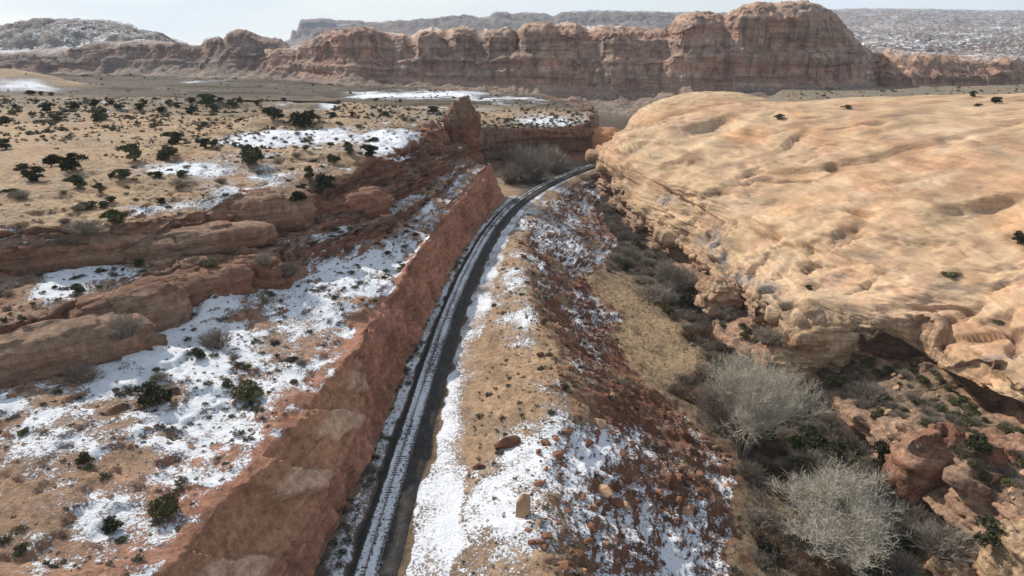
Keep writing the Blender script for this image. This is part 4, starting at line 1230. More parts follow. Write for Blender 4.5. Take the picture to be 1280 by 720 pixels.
special_rock(654, 642, 21, 2.3, 'tall orange slab of rock standing upright in the snowy rubble', True, 1, .05)
special_rock(634, 556, 30, .8, 'squat dark red boulder above the upright orange slab', False, 2)
special_rock(748, 532, 24, .9, 'large tan block on top of the rubble ridge', True, 3)
special_rock(757, 617, 24, 1.0, 'brown block beside a dark red block on the rubble slope', True, 4)
special_rock(770, 632, 20, 1.3, 'dark red block leaning on the rubble slope', False, 5)
special_rock(735, 555, 18, .8, 'red boulder just below the rubble ridge', False, 6)
special_rock(600, 585, 18, .8, 'small red boulder nearest the bare tan shoulder', False, 7)
special_rock(858, 640, 16, .9, 'tan boulder low on the right edge of the rubble slope', True, 8)

def clump(pts): return np.clip(.25 + 1.4 * fbm(pts, 9, 3, 601), .02, 2)
pts = pick(CRS - .25, FOT + .03, 62, 260, 6200, clump)
sz = np.clip(.17 * rng.random(len(pts)) ** -.52, .17, 1.7)
def score(p, s): return s / depth(p)
order = sorted(range(len(pts)), key=lambda i: -score(pts[i], sz[i]))
n_ind, rest = 0, []
for i in order:
    if n_ind < 230 and seen(pts[i], .3):
        tanr = random.random() < .12
        near = pts[i][1] < 125
        o = inst('boulder', random.choice(TAN if tanr else RED), pts[i] - np.array((0, 0, .1 * sz[i])), (sz[i] * 1.3, sz[i] * 1.1, sz[i]), random.uniform(0, 6.28), tilt=.4)
        tag(o, ('tan' if tanr else 'rust red') + (' boulder in the snowy rubble of the near embankment slope' if near else ' boulder on the farther embankment slope above the valley'), 'boulder',
            ('tan' if tanr else 'red') + (' boulders of the near slope' if near else ' boulders of the farther slope'))
        n_ind += 1
    else:
        rest.append(i)
scatter_stuff('slope_rubble', 'broken red rubble covering the embankment slope', 'rubble', RED, pts[rest] - np.array((0, 0, .04)), sz[rest] * 1.1, M_BOULD)
p2 = pick(L1T + .2, RIM - .02, 48, 250, 2200, lambda q: np.clip(.1 + 1.5 * fbm(q, 8, 3, 611), .01, 2))
scatter_stuff('bench_rubble', 'loose rock fragments scattered on the snowy bench', 'rubble', RED + TAN, p2 - np.array((0, 0, .03)), np.clip(.16 * rng.random(len(p2)) ** -.5, .15, 1.0), M_BOULT)
p3 = np.concatenate([pick(CBS - .35, CBS + .02, 62, 290, 700, clump), pick(TOT, TIN, 62, 200, 500, clump)])
scatter_stuff('cliff_rubble', 'fallen tan rock at the foot of the slickrock cliff', 'rubble', TAN, p3 - np.array((0, 0, .05)), np.clip(.3 * rng.random(len(p3)) ** -.5, .3, 1.8), M_BOULT)

# ------------------------------------------------------------------ vegetation
M_JUN = simple_material('juniper_foliage', (.04, .045, .024), (.125, .118, .062), 1.3, .8, per_object=.5)
M_OLIVE = simple_material('olive_foliage', (.07, .07, .03), (.16, .145, .07), 1.3, .8, per_object=.25)
M_SAGE = simple_material('sage_foliage', (.085, .078, .055), (.20, .18, .125), 2.0, .9, per_object=.35)
M_TWIG = simple_material('bare_twigs', (.19, .16, .13), (.34, .29, .235), 1.0, .9, per_object=.25)
M_TWIGRED = simple_material('russet_twigs', (.13, .075, .05), (.24, .15, .10), 1.0, .9, per_object=.25)
M_PALE = simple_material('pale_twigs', (.33, .30, .24), (.56, .51, .42), .6, .9, per_object=.1)
M_BARK = simple_material('grey_bark', (.11, .09, .07), (.24, .20, .16), 3, .9, .3)
M_DRY = simple_material('dry_grass', (.20, .15, .09), (.36, .275, .175), 2, .9)


def tris_mesh(name, T, mat, smooth=False):
    """T (n,3,3) triangles"""
    V = T.reshape(-1, 3)
    me = mesh_np(name, V, np.arange(len(V), dtype=np.int32).reshape(-1, 3), smooth)
    me.materials.append(mat)
    return me


def rand_unit(r, n):
    v = r.normal(size=(n, 3))
    return v / np.linalg.norm(v, axis=1, keepdims=True)


def foliage(seed, nclump=9, per=80, leaf=.13, h=.75, squash=.8):
    """leaf clumps in a broken dome of radius 1"""
    r = np.random.default_rng(seed)
    T = []
    for k in range(nclump):
        a = r.uniform(0, 6.28); rad = r.uniform(.05, .68)
        c = np.array((math.cos(a) * rad, math.sin(a) * rad, r.uniform(.25, h + .35 * (1 - rad))))
        cr = r.uniform(.30, .48)
        d = rand_unit(r, per)
        d[:, 2] = np.abs(d[:, 2]) * .9 - .25
        ctr = c + d * cr * r.uniform(.55, 1.05, (per, 1)) * np.array((1, 1, squash))
        e1 = rand_unit(r, per) * leaf * r.uniform(.6, 1.3, (per, 1))
        e2 = rand_unit(r, per) * leaf * r.uniform(.6, 1.3, (per, 1))
        T.append(np.stack([ctr - e1 * .5, ctr + e1 * .5, ctr + e2], 1))
    return np.concatenate(T)


def strip(p0, p1, w, r):
    d = p1 - p0
    s = np.cross(d, r.normal(size=d.shape)); s /= np.maximum(np.linalg.norm(s, axis=1, keepdims=True), 1e-6)
    return np.stack([p0 - s * w * .5, p0 + s * w * .5, p1], 1)


def stems(seed, n=46, twigs=16, h=1.0, w=.022, spread=1.0):
    """fan of bare stems with fine twigs, radius about 1"""
    r = np.random.default_rng(seed)
    a = r.uniform(0, 6.28, n); out = r.uniform(.05, 1, n) ** .7 * spread
    base = np.stack([np.cos(a), np.sin(a), 0 * a], 1) * (out * .35)[:, None]
    tip = np.stack([np.cos(a) * out, np.sin(a) * out, h * (1 - .45 * out ** 2) * r.uniform(.65, 1.1, n)], 1)
    mid = base * .45 + tip * .55 + r.normal(0, .07, (n, 3)); mid[:, 2] += .08
    T = [strip(base, mid, w * 1.6, r), strip(mid, tip, w, r), strip(mid, base, w * 1.3, r)]
    for k in range(twigs):
        t = r.uniform(.25, 1, (n, 1))
        p = np.where(t < .55, base + (mid - base) * t / .55, mid + (tip - mid) * (t - .55) / .45)
        d = (tip - base) * .35 + r.normal(0, .16, (n, 3)); d[:, 2] = np.abs(d[:, 2]) * .9
        T.append(strip(p, p + d * r.uniform(.4, 1.0, (n, 1)), w * .75, r))
    return np.concatenate(T)


def tuft(seed, n=90, h=.8, w=.09):
    r = np.random.default_rng(seed)
    d = rand_unit(r, n); d[:, 2] = np.abs(d[:, 2]) * .9 + .15
    p0 = d * r.uniform(.1, .45, (n, 1)) * np.array((1, 1, .5))
    p1 = d * r.uniform(.75, 1.05, (n, 1)) * np.array((1, 1, h)) + r.normal(0, .08, (n, 3))
    T1 = strip(p1, p0, w * 1.7, r)
    T2 = strip(p0, p1, w, r)
    return np.concatenate([T1, T2])


def tube(pts, rad, sides=6):
    pts = np.array(pts, float)
    tg = np.gradient(pts, axis=0); tg /= np.linalg.norm(tg, axis=1, keepdims=True)
    ref = np.array((.3, .9, .2))
    n1 = np.cross(tg, ref); n1 /= np.linalg.norm(n1, axis=1, keepdims=True)
    n2 = np.cross(tg, n1)
    a = np.linspace(0, 2 * math.pi, sides + 1)[:-1]
    V = pts[:, None] + (np.cos(a)[None, :, None] * n1[:, None] + np.sin(a)[None, :, None] * n2[:, None]) * np.array(rad)[:, None, None]
    idx = np.arange(len(pts) * sides).reshape(-1, sides)
    q = np.stack([idx[:-1], np.roll(idx, -1, 1)[:-1], np.roll(idx, -1, 1)[1:], idx[1:]], 2).reshape(-1, 4)
    return V.reshape(-1, 3), q


def tubes_mesh(name, L, mat):
    VV, QQ, off = [], [], 0
    for v, q in L:
        VV.append(v); QQ.append(q + off); off += len(v)
    me = mesh_np(name, np.concatenate(VV), np.concatenate(QQ), True)
    me.materials.append(mat)
    return me


def small_trunk(seed, h=.6):
    r = np.random.default_rng(seed)
    L = []
    for k in range(4):
        a = r.uniform(0, 6.28)
        e = np.array((math.cos(a) * .35, math.sin(a) * .35, h))
        L.append(tube([(0, 0, -.15), e * .4 + r.normal(0, .04, 3), e], [.085, .055, .02], 5))
    return tubes_mesh('trunk', L, M_BARK)


JUN = [(tris_mesh('crown', foliage(10 + k, 13, 150, .16, .85), M_JUN), small_trunk(k)) for k in range(6)]
OLV = [(tris_mesh('crown', foliage(30 + k, 12, 130, .16, .6), M_OLIVE), small_trunk(20 + k, .4)) for k in range(4)]
SAGEM = [tris_mesh('sagebrush', tuft(50 + k, 80, .75), M_SAGE) for k in range(5)]
BARE = [(tris_mesh('twigs', stems(70 + k, 130, 22, 1.0, .02), M_TWIG), tris_mesh('stems', stems(70 + k, 22, 0, .9, .05), M_BARK)) for k in range(5)]
RUS = [(tris_mesh('twigs', stems(90 + k, 130, 22, .9, .02), M_TWIGRED), tris_mesh('stems', stems(90 + k, 22, 0, .8, .05), M_BARK)) for k in range(3)]
KIND = {'j': (JUN, 'juniper_bush', 'crown', 'trunk', 'juniper'), 'o': (OLV, 'green_shrub', 'crown', 'trunk', 'shrub'),
        'b': (BARE, 'bare_shrub', 'twigs', 'stems', 'shrub'), 'r': (RUS, 'russet_shrub', 'twigs', 'stems', 'shrub')}
PLACED = []


def shrub(loc, rad, kind, label, group=None, hs=1.0):
    lib, nm, n1, n2_, cat = KIND[kind]
    a, b = random.choice(lib)
    e = bpy.data.objects.new(nm, None)
    COL.objects.link(e)
    e.empty_display_size = .3
    e.location = [float(t) for t in loc]
    e.rotation_euler = (0, 0, random.uniform(0, 6.28))
    e.scale = (rad, rad * random.uniform(.85, 1.1), rad * hs * random.uniform(.9, 1.1))
    for n_, m_ in ((n1, a), (n2_, b)):
        c = bpy.data.objects.new(n_, m_); COL.objects.link(c); c.parent = e
    PLACED.append((loc[0], loc[1], rad))
    return tag(e, label, cat, group)


def at_px(px, py, w, kind, label, group=None, hs=1.0):
    loc, nr, ob = sight(px, py)
    if loc is None: return None
    rad = .5 * w / F * depth(loc)
    return shrub((loc.x, loc.y, loc.z - .06 * rad), rad, kind, label, group, hs)


def zone_plateau(px, py):
    row = 'near the far edge of the plateau' if py < 138 else 'on the middle of the sandy plateau' if py < 172 else 'on the near sandy plateau'
    side = 'at the far left' if px < 75 else 'left of the big snow patch' if px < 235 else 'around the big snow patch'
    return row + ' ' + side


# individually described shrubs of the mesa and the bench: px, py of the foot, width in px, kind, label
for a in [
    (315, 207, 40, 'j', 'full dark green juniper standing alone on the snow of the plateau', 1.1),
    (379, 160, 44, 'j', 'broad dark juniper at the back edge of the big snow patch', .75),
    (342, 150, 30, 'j', 'lower juniper just left of the broad one behind the snow patch', .8),
    (405, 239, 34, 'j', 'grey green juniper on the ledge lip right of the rounded brown rock', 1.0),
    (388, 226, 16, 'j', 'slender little tree beside the grey green juniper on the ledge lip', 1.7),
    (462, 196, 26, 'j', 'juniper at the left edge of the bright square snow field', .9),
    (438, 191, 16, 'j', 'small juniper left of the bright square snow field', 1.1),
    (418, 204, 18, 'j', 'upright dark juniper below the small juniper by the snow field', 1.2),
    (542, 141, 17, 'j', 'round grey juniper beside the upright rock fin', .8),
    (92, 213, 36, 'j', 'broad dark juniper on bare sand at the left of the plateau', 1.0),
    (65, 208, 20, 'j', 'upright juniper left of the broad one on bare sand', 1.2),
    (98, 234, 30, 'j', 'juniper in front of the broad one on bare sand', .9),
    (126, 239, 20, 'j', 'small round juniper at the right of the left juniper cluster', .9),
    (155, 222, 27, 'j', 'low dark juniper lying against a thin snow strip', .65),
    (197, 222, 22, 'j', 'dark flat juniper on the snow right of the low one', .6),
    (226, 232, 32, 'b', 'grey spreading shrub on the sandy ledge below the snow', .6),
    (168, 200, 34, 'j', 'loose juniper clump on bright sand in the middle of the plateau', .9),
    (209, 199, 32, 'j', 'olive juniper clump right of the loose one on bright sand', .8),
    (218, 180, 30, 'j', 'dark paired junipers behind the olive clump', .9),
    (256, 184, 20, 'j', 'dark juniper at the tip of the snow patch', .9),
    (268, 186, 14, 'j', 'thin juniper touching the dark one at the snow tip', 1.3),
    (58, 141, 20, 'j', 'dark twin juniper on pale sand far left', 1.1),
    (73, 150, 22, 'j', 'spreading juniper in front of the twin one far left', .8),
    (2, 157, 20, 'j', 'juniper cut by the left picture edge on pale sand', 1.0),
    (25, 248, 30, 'b', 'grey brush at the left edge above the shaded ledge', .8),
    (45, 226, 30, 'j', 'dull juniper left of the cluster near the picture edge', .9),
    (108, 260, 36, 'o', 'low olive shrub beside a thin snow strip near the ledge', .5),
    (143, 278, 38, 'o', 'grey green shrub leaning over the ledge lip', .9),
    (108, 292, 48, 'b', 'large grey brush hanging at the ledge lip', .8),
    (80, 304, 32, 'b', 'dark brush under the large grey brush', .7),
    (262, 333, 28, 'o', 'dry olive shrub on the small snowy rock shelf', .6),
    (157, 420, 46, 'b', 'big dark leafless brush against the lower ledge', 1.2),
    (105, 478, 56, 'b', 'wide dark brush at the foot of the lower ledge', .7),
    (98, 366, 26, 'j', 'small dark shrub on the left snow drift', .7),
    (270, 434, 46, 'b', 'dense dark grey brush in the snow field of the bench', .9),
    (248, 446, 26, 'j', 'small green shrub at the foot of the dense grey brush', .7),
    (190, 505, 52, 'j', 'large dark green bush between two snow patches on the bench', .9),
    (200, 475, 26, 'b', 'dark grey brush behind the large green bush', .8),
    (313, 499, 48, 'o', 'big olive bush on bare soil in the middle of the bench', .9),
    (287, 484, 17, 'j', 'small round bush left of the big olive one', .8),
    (107, 577, 25, 'o', 'bright green small bush beside a snow patch near the left edge', .9),
    (208, 644, 48, 'o', 'tall olive bush on orange soil near the bottom left', 1.0),
    (141, 664, 34, 'j', 'dark round bush left of the tall olive one', .8),
    (152, 677, 17, 'o', 'little yellow green bush touching the dark round one', .7),
    (28, 542, 20, 'o', 'yellow green bush at the left edge of the bench', .7),
    (28, 690, 22, 'j', 'dark little bush in the bottom left corner', .7),
    (372, 252, 24, 'j', 'dark shrub squeezed in the notch beside the rounded brown rock', .8),
    (330, 330, 30, 'b', 'dark brush in the shaded notch under the ledge', 1.0),
    (360, 345, 36, 'b', 'brown brush below the notch at the edge of the snow', .9),
    (463, 590, 26, 'b', 'grey brush at the foot of the cutting wall beside the snow', .6),
    (458, 608, 15, 'b', 'smaller grey brush below it at the foot of the wall', .6),
    (424, 655, 26, 'b', 'brown brush at the wall foot nearer the camera', .6),
    (408, 694, 26, 'b', 'brown brush at the wall foot above the bottom edge', .6),
    (404, 718, 30, 'b', 'brown brush at the bottom edge left of the track', .6),
]:
    at_px(a[0], a[1], a[2], a[3], a[4], 'shrubs of the mesa and bench', a[5])

for (px, py, w) in [(95, 137, 16), (118, 134, 16), (175, 138, 15), (128, 149, 28), (222, 134, 16), (260, 132, 26), (268, 139, 18), (290, 132, 18), (322, 131, 11), (416, 147, 16), (482, 145, 13), (255, 159, 13),
                    (150, 136, 14), (200, 140, 14), (240, 142, 18), (8, 186, 20), (16, 247, 24), (30, 212, 18), (390, 142, 10), (440, 145, 9), (190, 158, 8), (120, 152, 10), (300, 151, 8), (20, 136, 9), (45, 128, 8),
                    (40, 119, 12), (65, 120, 9), (52, 119, 9), (180, 131, 12), (210, 131, 10), (355, 127, 9), (470, 126, 8), (500, 128, 7), (300, 128, 12), (240, 129, 14), (140, 132, 12), (275, 128, 12)]:
    at_px(px, py, w, 'j', 'juniper bush ' + zone_plateau(px, py), 'junipers of the plateau', random.uniform(.7, 1.0))

# side canyon: described shrubs
for a in [
    (1100, 584, 30, 'j', 'dark evergreen against the left face of the square rock block', 1.9),
    (1221, 562, 40, 'j', 'dark evergreen on the terrace above the square rock block', .8),
    (1272, 303, 22, 'j', 'green shrub at the right edge on bare slickrock', 1.0),
    (983, 388, 24, 'b', 'round dark shrub in the notch left of the rock nose', 1.0),
    (1012, 362, 12, 'j', 'tiny dark shrub on slickrock above the rock nose', .8),
    (781, 338, 24, 'j', 'green shrub at the head of the tan grass flat', .9),
    (858, 385, 30, 'j', 'dark green shrub among grey thicket beside the grass flat', .9),
    (1190, 344, 34, 'o', 'flat green mat of shrub on open slickrock', .3),
    (1250, 404, 20, 'o', 'small green mat on the right slickrock shelf', .35),
    (974, 149, 16, 'o', 'green shrub in a hollow of the upper slickrock', .8),
    (1058, 136, 14, 'o', 'small shrub near the slickrock crest', .7),
    (1216, 121, 12, 'j', 'dark shrub on the right slickrock skyline', .9),
    (1244, 129, 16, 'j', 'green shrub near the right end of the slickrock crest', .8),
    (1222, 133, 12, 'o', 'small olive shrub below the right crest', .7),
    (760, 266, 32, 'b', 'grey shrub between embankment and the slickrock toe', .8),
    (783, 303, 30, 'b', 'pale grey shrub at the slickrock foot below the toe', 1.0),
    (818, 372, 60, 'b', 'wide grey shrub spreading over the tan grass', .5),
    (850, 362, 56, 'b', 'tall grey thicket shrub under the slickrock edge', .9),
    (835, 345, 40, 'b', 'dark thicket shrub under the overhanging edge', .9),
    (905, 398, 44, 'b', 'grey shrub on the broken ledges left of the nose', .8),
    (962, 428, 46, 'b', 'grey brown shrub against the rock nose', .9),
    (1085, 500, 60, 'b', 'dark grey shrub inside the big alcove', .8),
    (1045, 480, 34, 'o', 'yellow green shrub at the mouth of the alcove', .8),
    (1012, 548, 34, 'j', 'dark shrub low under the rock nose', .8),
    (1180, 690, 90, 'b', 'wide pale grey thicket at the lower right', .7),
    (1125, 668, 60, 'b', 'grey shrub between the big bare tree and the rock block', .8),
    (1245, 680, 60, 'j', 'dark green thicket under the rock at the right edge', .7),
    (640, 228, 46, 'b', 'grey thicket at the near side of the gully mouth', 1.0),
    (664, 226, 60, 'b', 'largest grey thicket in the gully mouth', 1.1),
    (690, 214, 48, 'b', 'grey thicket at the right of the gully mouth', 1.1),
    (652, 210, 54, 'b', 'dark thicket deep in the gully under the promontory', 1.0),
    (676, 207, 58, 'b', 'pale thicket deep in the gully under the promontory', 1.0),
]:
    at_px(a[0], a[1], a[2], a[3], a[4], 'shrubs of the side canyon', a[5])


# bare cottonwoods
def cottonwood(loc, h, wide, label, seed, pale=True):
    r = np.random.default_rng(seed)
    root = bpy.data.objects.new('cottonwood_tree', None)
    COL.objects.link(root)
    root.location = loc
    tag(root, label, 'tree', 'bare cottonwoods')
    tr, lim, tw0, tw1 = [], [], [], []
    segs = []

    def grow(p, d, L, rad, lev):
        n = 4 if lev < 4 else 2
        pts = [p]
        dd = d.copy()
        for k in range(n):
            dd = dd + r.normal(0, .13, 3) + np.array((0, 0, .06)); dd /= np.linalg.norm(dd)
            pts.append(pts[-1] + dd * L / n)
        rr = np.linspace(rad, rad * .55, n + 1)
        if lev == 0: tr.append(tube(pts, rr, 8))
        elif lev < 4: lim.append(tube(pts, rr, 5 if lev < 2 else 3))
        else:
            tw0.append(np.array(pts[:-1])); tw1.append(np.array(pts[1:]))
        if lev >= 5: return
        nch = [7, 5, 5, 5 if pale else 3, 6 if pale else 4][lev]
        for c in range(nch):
            t = r.uniform(.45 if lev == 0 else .25, 1.0)
            k = min(int(t * n), n - 1)
            q = pts[k] + (pts[k + 1] - pts[k]) * (t * n - k)
            sd = rand_unit(r, 1)[0]
            nd_ = dd * .75 + sd * (.75 if lev else .8) * np.array((wide, wide, .6)) + np.array((0, 0, .18))
            nd_ /= np.linalg.norm(nd_)
            grow(q, nd_, L * r.uniform(.55, .8), rad * .5, lev + 1)
    for k in range(3):
        a = k * 2.1 + r.uniform(0, 1)
        grow(np.array((math.cos(a) * .3, math.sin(a) * .3, -.4)), np.array((math.cos(a) * .28 * wide, math.sin(a) * .28 * wide, 1.0)), h * .36, h * .017, 0)
    a, b = np.concatenate(tw0), np.concatenate(tw1)
    T = np.concatenate([strip(a, b, .040, r), strip(b, a, .032, r)])
    top = T[:, :, 2].max()
    k = h / top
    m1_ = tubes_mesh('trunk', tr, M_BARK); m2_ = tubes_mesh('limbs', lim, M_PALE if pale else M_BARK)
    m3_ = tris_mesh('twigs', T, M_PALE if pale else M_TWIG)
    for nm, mm in (('trunk', m1_), ('limbs', m2_), ('twigs', m3_)):
        c = bpy.data.objects.new(nm, mm); COL.objects.link(c); c.parent = root
    root.scale = (k, k, k)
    print('tree', label, len(T), 'h', h)
    return root


for (px, py, hp, wd, lb, sd) in [
    (928, 574, 150, .95, 'tall pale bare cottonwood in the middle of the valley', 1),
    (1026, 694, 142, 1.75, 'broad pale bare cottonwood in the lower right foreground', 12),
    (905, 540, 90, 1.0, 'smaller grey bare tree just behind the tall pale cottonwood', 3)]:
    loc, nr, ob = sight(px, py)
    cottonwood(loc, hp / F * depth(loc) * 1.02, wd, lb, sd, sd != 3)

# valley thicket
def zone_valley(p):
    y = p[1]
    return 'beside the tan grass flat' if y > 165 else 'in the thicket below the grass flat' if y > 128 else 'around the bare cottonwoods' if y > 104 else 'in the lower valley'
def th(q):
    g = sstep(.62, .25, np.abs(q[:, 1] - 165) / 80) * sstep(50, 40, q[:, 0])
    return np.clip(1.0 - 1.15 * g + .5 * fbm(q, 12, 2, 701), .0, 2)
pv = pick(FOT + .12, CBS + .05, 66, 285, 1600, th)
cnt = 0
for p in pv:
    if cnt >= 280: break
    if not seen(p, .8): continue
    rad = random.uniform(1.1, 3.1)
    if any((p[0] - a) ** 2 + (p[1] - b) ** 2 < (.40 * (c + rad)) ** 2 for a, b, c in PLACED): continue
    k = 'r' if (p[1] < 165 and p[0] < 50 and random.random() < .6) else random.choice('bbbbbo' if p[1] > 110 else 'bbboj')
    nm = {'r': 'russet leafless shrub ', 'b': 'grey leafless shrub ', 'o': 'olive green shrub ', 'j': 'dark evergreen shrub '}[k]
    z = zone_valley(p)
    shrub(p, rad, k, nm + z, nm.strip() + 's ' + z, random.uniform(.7, 1.1))
    cnt += 1
# thicket understorey: one mass of twigs
tk = [tris_mesh('thicket', stems(340 + k, 18, 6, 1.0, .04), M_TWIG) for k in range(4)]
ptk = pick(FOT + .08, CBS + .1, 64, 285, 900, th)
scatter_stuff('brush_thicket', 'tangled grey brown brush filling the valley floor', 'brush', tk, ptk, rng.uniform(.8, 2.5, len(ptk)), M_TWIG, tilt=.1)
for p in pick(BAS + .02, BAS + .45, 60, 215, 60):
    if seen(p, .4):
        shrub(p, random.uniform(.4, 1.1), 'b', 'grey leafless shrub at the foot of the cutting wall', 'brush along the wall foot', .8)
for p in pick(L1T - .9, L1T - .03, 105, 250, 70):
    if seen(p, .4):
        k = random.choice('bbj')
        nm = {'b': 'grey leafless shrub ', 'j': 'dark evergreen shrub '}[k]
        shrub(p, random.uniform(.7, 1.7), k, nm + 'of the plateau', nm + 'of the plateau', .75)
for p in pick(L1T + .6, RIM - .06, 56, 230, 150):
    if seen(p, .4):
        k = random.choice('bbooj')
        nm = {'b': 'grey leafless shrub ', 'o': 'olive green shrub ', 'j': 'dark evergreen shrub '}[k]
        shrub(p, random.uniform(.4, 1.15), k, nm + 'of the bench', nm + 'of the bench', .75)
# terrace brush
for p in pick(TOT + .02, TIN - .02, 72, 160, 230):
    if seen(p, .5):
        k = random.choice('bboo')
        nm = {'b': 'grey leafless shrub ', 'o': 'olive green shrub '}[k]
        shrub(p, random.uniform(.6, 1.7), k, nm + 'on the rock terrace under the slickrock', nm.strip() + 's on the terrace', .8)

# sagebrush: the nearest as individuals, the rest as one carpet
ps = np.concatenate([pick(L1T + .3, RIM - .03, 48, 250, 2400, lambda q: np.clip(.5 + fbm(q, 8, 2, 711), .05, 2)), pick(L1T - 1.3, L1T - .02, 90, 260, 1200, lambda q: np.clip(.4 + fbm(q, 10, 2, 713), .02, 2)),
                     pick(SHL, CRS + .4, 62, 230, 420), pick(BAS + .05, BEDL - .3, 60, 230, 160), pick(CRS + .3, FOT, 62, 240, 320)])
szs = np.clip(.24 * rng.random(len(ps)) ** -.45, .22, .85)
od = sorted(range(len(ps)), key=lambda i: -szs[i] / depth(ps[i]))
ind, rest = 0, []
for i in od:
    p = ps[i]
    if ind < 290 and seen(p, .25):
        o = inst('sagebrush', random.choice(SAGEM), p - np.array((0, 0, .05)), (szs[i], szs[i], szs[i] * random.uniform(.75, 1.05)), random.uniform(0, 6.28))
        a, b = pix(np.array([p])); tx_ = float(trk_x(p[1]))
        if p[0] > tx_ + 1: z = 'on the embankment right of the track'
        elif p[0] > tx_ - 7.5 and p[2] < 4: z = 'between the cutting wall and the track'
        elif b[0] < 300: z = 'on the plateau above the shaded ledges'
        elif b[0] < 470: z = 'on the snowy middle of the bench'
        elif a[0] < 170: z = 'on the near bench towards the left edge'
        else: z = 'on the near bench towards the cutting rim'
        tag(o, 'small grey sagebrush ' + z, 'sagebrush', 'sagebrush ' + z)
        ind += 1
    else:
        rest.append(i)
scatter_stuff('sagebrush_cover', 'scattered small grey sagebrush on benches and embankment', 'sagebrush', [tris_mesh('sage_tuft', tuft(60 + k, 15, .75, .22), M_SAGE) for k in range(3)], ps[rest], szs[rest], M_SAGE, tilt=.1)
# brush carpet of the far plateau and the sage flat: too small to count
sp_small = [tris_mesh('brush', tuft(300 + k, 16, .8, .35), M_SAGE) for k in range(3)]
pc = [pick(0.1, L1T - .4, 190, 345, 1300)]
pl_o = bpy.data.objects['plateau'].data
vv = np.empty(len(pl_o.vertices) * 3, np.float32); pl_o.vertices.foreach_get('co', vv); vv = vv.reshape(-1, 3)
vv = vv[(vv[:, 2] > 9)]
pc.append(vv[rng.integers(0, len(vv), 1700)])
fl_o = bpy.data.objects['sage_flat'].data
vv = np.empty(len(fl_o.vertices) * 3, np.float32); fl_o.vertices.foreach_get('co', vv); vv = vv.reshape(-1, 3)
vv = vv[(vv[:, 2] > 0) & (vv[:, 0] > 110) & (vv[:, 2] > -6)]
pc.append(vv[rng.integers(0, len(vv), 1000)])
pc = np.concatenate(pc)
scatter_stuff('brush_carpet', 'sparse dark brush dotting the far plateau and sage flat', 'brush', sp_small, pc, np.clip(.5 * rng.random(len(pc)) ** -.35, .5, 1.8), M_SAGE, tilt=.1)
# dry grass in the valley
gt = [tris_mesh('grass', tuft(320 + k, 14, 1.3, .08), M_DRY) for k in range(3)]
pg = np.concatenate([pick(FOT + .05, CBS - .1, 80, 280, 1800), pick(FOT + .2, CBS - .2, 66, 84, 700)])
scatter_stuff('dry_grass', 'dry pale grass on the valley floor', 'grass', gt, pg, rng.uniform(.25, .6, len(pg)), M_DRY, tilt=.1)

# ------------------------------------------------------------------ labels that single out the many
LM = [(315, 190, 'the lone full juniper on the snow'), (379, 148, 'the broad juniper behind the snow patch'), (405, 225, 'the juniper on the ledge lip'), (462, 183, 'the square snow field'), (577, 160, 'the upright rock fin'),
      (92, 200, 'the broad juniper on bare sand'), (155, 215, 'the low dark juniper by the snow strip'), (188, 190, 'the olive juniper clump on bright sand'), (262, 175, 'the tip of the big snow patch'),
      (65, 140, 'the twin juniper far left'), (25, 240, 'the grey brush above the shaded ledge'), (143, 265, 'the shrub leaning over the ledge lip'), (335, 255, 'the rounded brown rock on the ledge'), (262, 325, 'the dry olive shrub on the rock shelf'),
      (157, 400, 'the big leafless brush at the lower ledge'), (105, 470, 'the wide brush at the ledge foot'), (270, 420, 'the dense grey brush in the snow'), (190, 490, 'the large green bush between snow patches'), (313, 485, 'the big olive bush on the bench'),
      (107, 568, 'the bright green bush near the left edge'), (208, 625, 'the tall olive bush'), (141, 652, 'the dark round bush at the bottom left'), (28, 690, 'the bottom left corner'), (430, 330, 'the upper bench snow field'), (500, 330, 'the straight part of the cutting rim'),
      (403, 490, 'the tan slabs of the cutting'), (300, 607, 'the near cutting rim'), (455, 590, 'the brush at the wall foot'), (590, 430, 'the bare tan shoulder'), (600, 520, 'the lower end of the tan shoulder'), (640, 300, 'the bend of the track'),
      (654, 620, 'the upright orange slab'), (634, 550, 'the squat dark red boulder'), (748, 525, 'the tan block on the rubble ridge'), (757, 610, 'the paired blocks on the rubble slope'), (858, 640, 'the tan boulder at the slope foot'), (540, 690, 'the dark gravel beside the track'),
      (690, 690, 'the bottom edge of the snowy rubble'), (800, 690, 'the lower right corner of the rubble'), (690, 430, 'the top of the red slope'), (740, 400, 'the slope above the tan grass'), (700, 300, 'the snowy slope below the bend'), (860, 570, 'the right end of the rubble ridge'),
      (800, 390, 'the tan grass flat'), (850, 350, 'the thicket under the slickrock edge'), (915, 500, 'the tall pale cottonwood'), (1028, 630, 'the broad pale cottonwood'), (1000, 420, 'the rock nose'), (1110, 455, 'the big alcove'), (1160, 585, 'the square rock block'),
      (770, 265, 'the slickrock toe'), (810, 470, 'the russet thicket'), (960, 700, 'the creek bed at the bottom edge'), (1180, 690, 'the pale thicket at the lower right'), (1240, 560, 'the right edge terrace'), (985, 385, 'the notch shrub left of the nose'),
      (40, 120, 'the sandy mound far left'), (150, 140, 'the dark juniper belt'), (250, 132, 'the juniper belt behind the bright sand'), (480, 130, 'the pale ledges near the gully'), (660, 215, 'the gully thicket'), (900, 400, 'the broken ledges left of the nose'), (870, 440, 'the grey brush below the grass'), (785, 330, 'the green shrub at the grass head'), (780, 295, 'the pale shrub at the slickrock foot'), (830, 425, 'the lower end of the grass flat'), (960, 560, 'the clearing between the cottonwoods'), (1060, 540, 'the chute below the alcove'), (1100, 640, 'the right side of the broad cottonwood')]
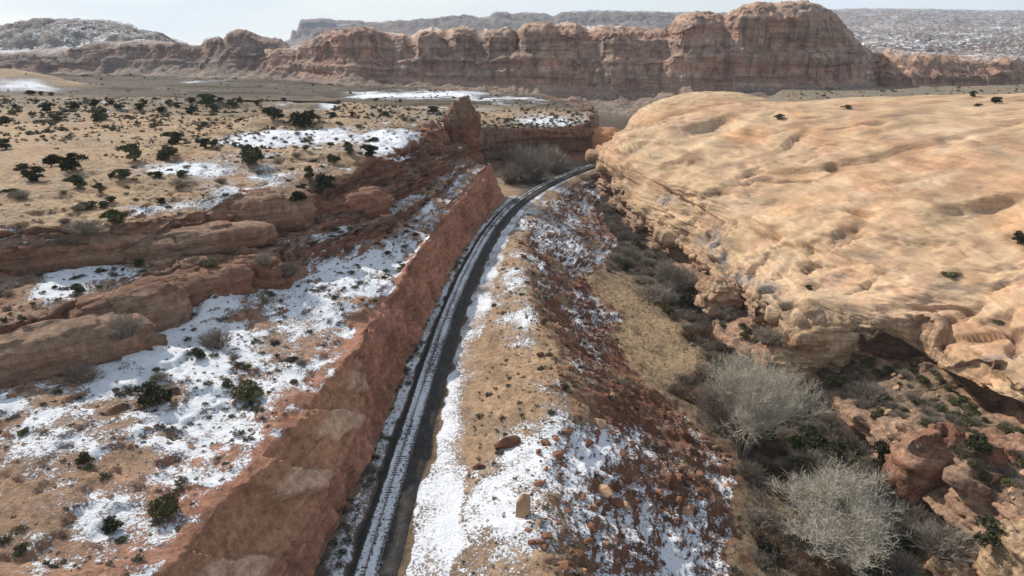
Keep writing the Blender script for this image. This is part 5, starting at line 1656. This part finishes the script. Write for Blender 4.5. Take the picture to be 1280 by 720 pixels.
ORD = ['nearest', 'second', 'third', 'fourth', 'fifth', 'sixth', 'seventh', 'eighth', 'ninth', 'tenth', 'eleventh', 'twelfth', 'thirteenth', 'fourteenth', 'fifteenth', 'sixteenth', 'seventeenth', 'eighteenth', 'nineteenth', 'twentieth', 'last']
from collections import Counter, defaultdict
cnt_l = Counter(o.get('label') for o in SC.objects if o.parent is None and o.get('label'))
bins = defaultdict(list)
for o in SC.objects:
    if o.parent is None and o.get('category') and cnt_l[o.get('label')] > 1 and o.get('kind') is None:
        a, b = pix(np.array([o.location[:]])); a, b = float(a[0]), float(b[0])
        lm = min(LM, key=lambda m: (m[0] - a) ** 2 + (m[1] - b) ** 2)
        dx, dy = a - lm[0], b - lm[1]
        way = ('right of' if dx > 0 else 'left of') if abs(dx) > abs(dy) else ('in front of' if dy > 0 else 'behind')
        noun = ' '.join(o['label'].split()[:{'boulder': 2 if o['label'].startswith('tan') else 3}.get(o['category'], 3)])
        if o['category'] == 'juniper': noun = 'juniper bush'
        bins[(noun, way, lm[2])].append((dx * dx + dy * dy, o))
for (noun, way, lm), L in bins.items():
    L.sort(key=lambda t: t[0])
    for k, (d_, o) in enumerate(L):
        o['label'] = noun + ' ' + way + ' ' + lm if len(L) == 1 else noun + ', ' + ORD[min(k, 20)] + ' ' + way + ' ' + lm

# ------------------------------------------------------------------ air
hz_v = np.array([(a, b, c) for a in (-9000, 9000) for b in (-2500, 9500) for c in (-425, 260)], float)
hz = link('haze', mesh_np('haze', hz_v, np.array([(0, 1, 3, 2), (4, 6, 7, 5), (0, 4, 5, 1), (2, 3, 7, 6), (1, 5, 7, 3), (0, 2, 6, 4)]), False))
M_HAZE = bpy.data.materials.new('haze_air')
M_HAZE.use_nodes = True
nt = M_HAZE.node_tree
nt.nodes.remove(nt.nodes['Principled BSDF'])
pvn = nd(nt, 'ShaderNodeVolumePrincipled')
pvn.inputs['Color'].default_value = (.66, .80, 1.0, 1)
pvn.inputs['Density'].default_value = 0.00005
pvn.inputs['Anisotropy'].default_value = 0.1
nt.links.new(pvn.outputs[0], nt.nodes['Material Output'].inputs['Volume'])
hz.data.materials.append(M_HAZE)
tag(hz, kind='stuff')
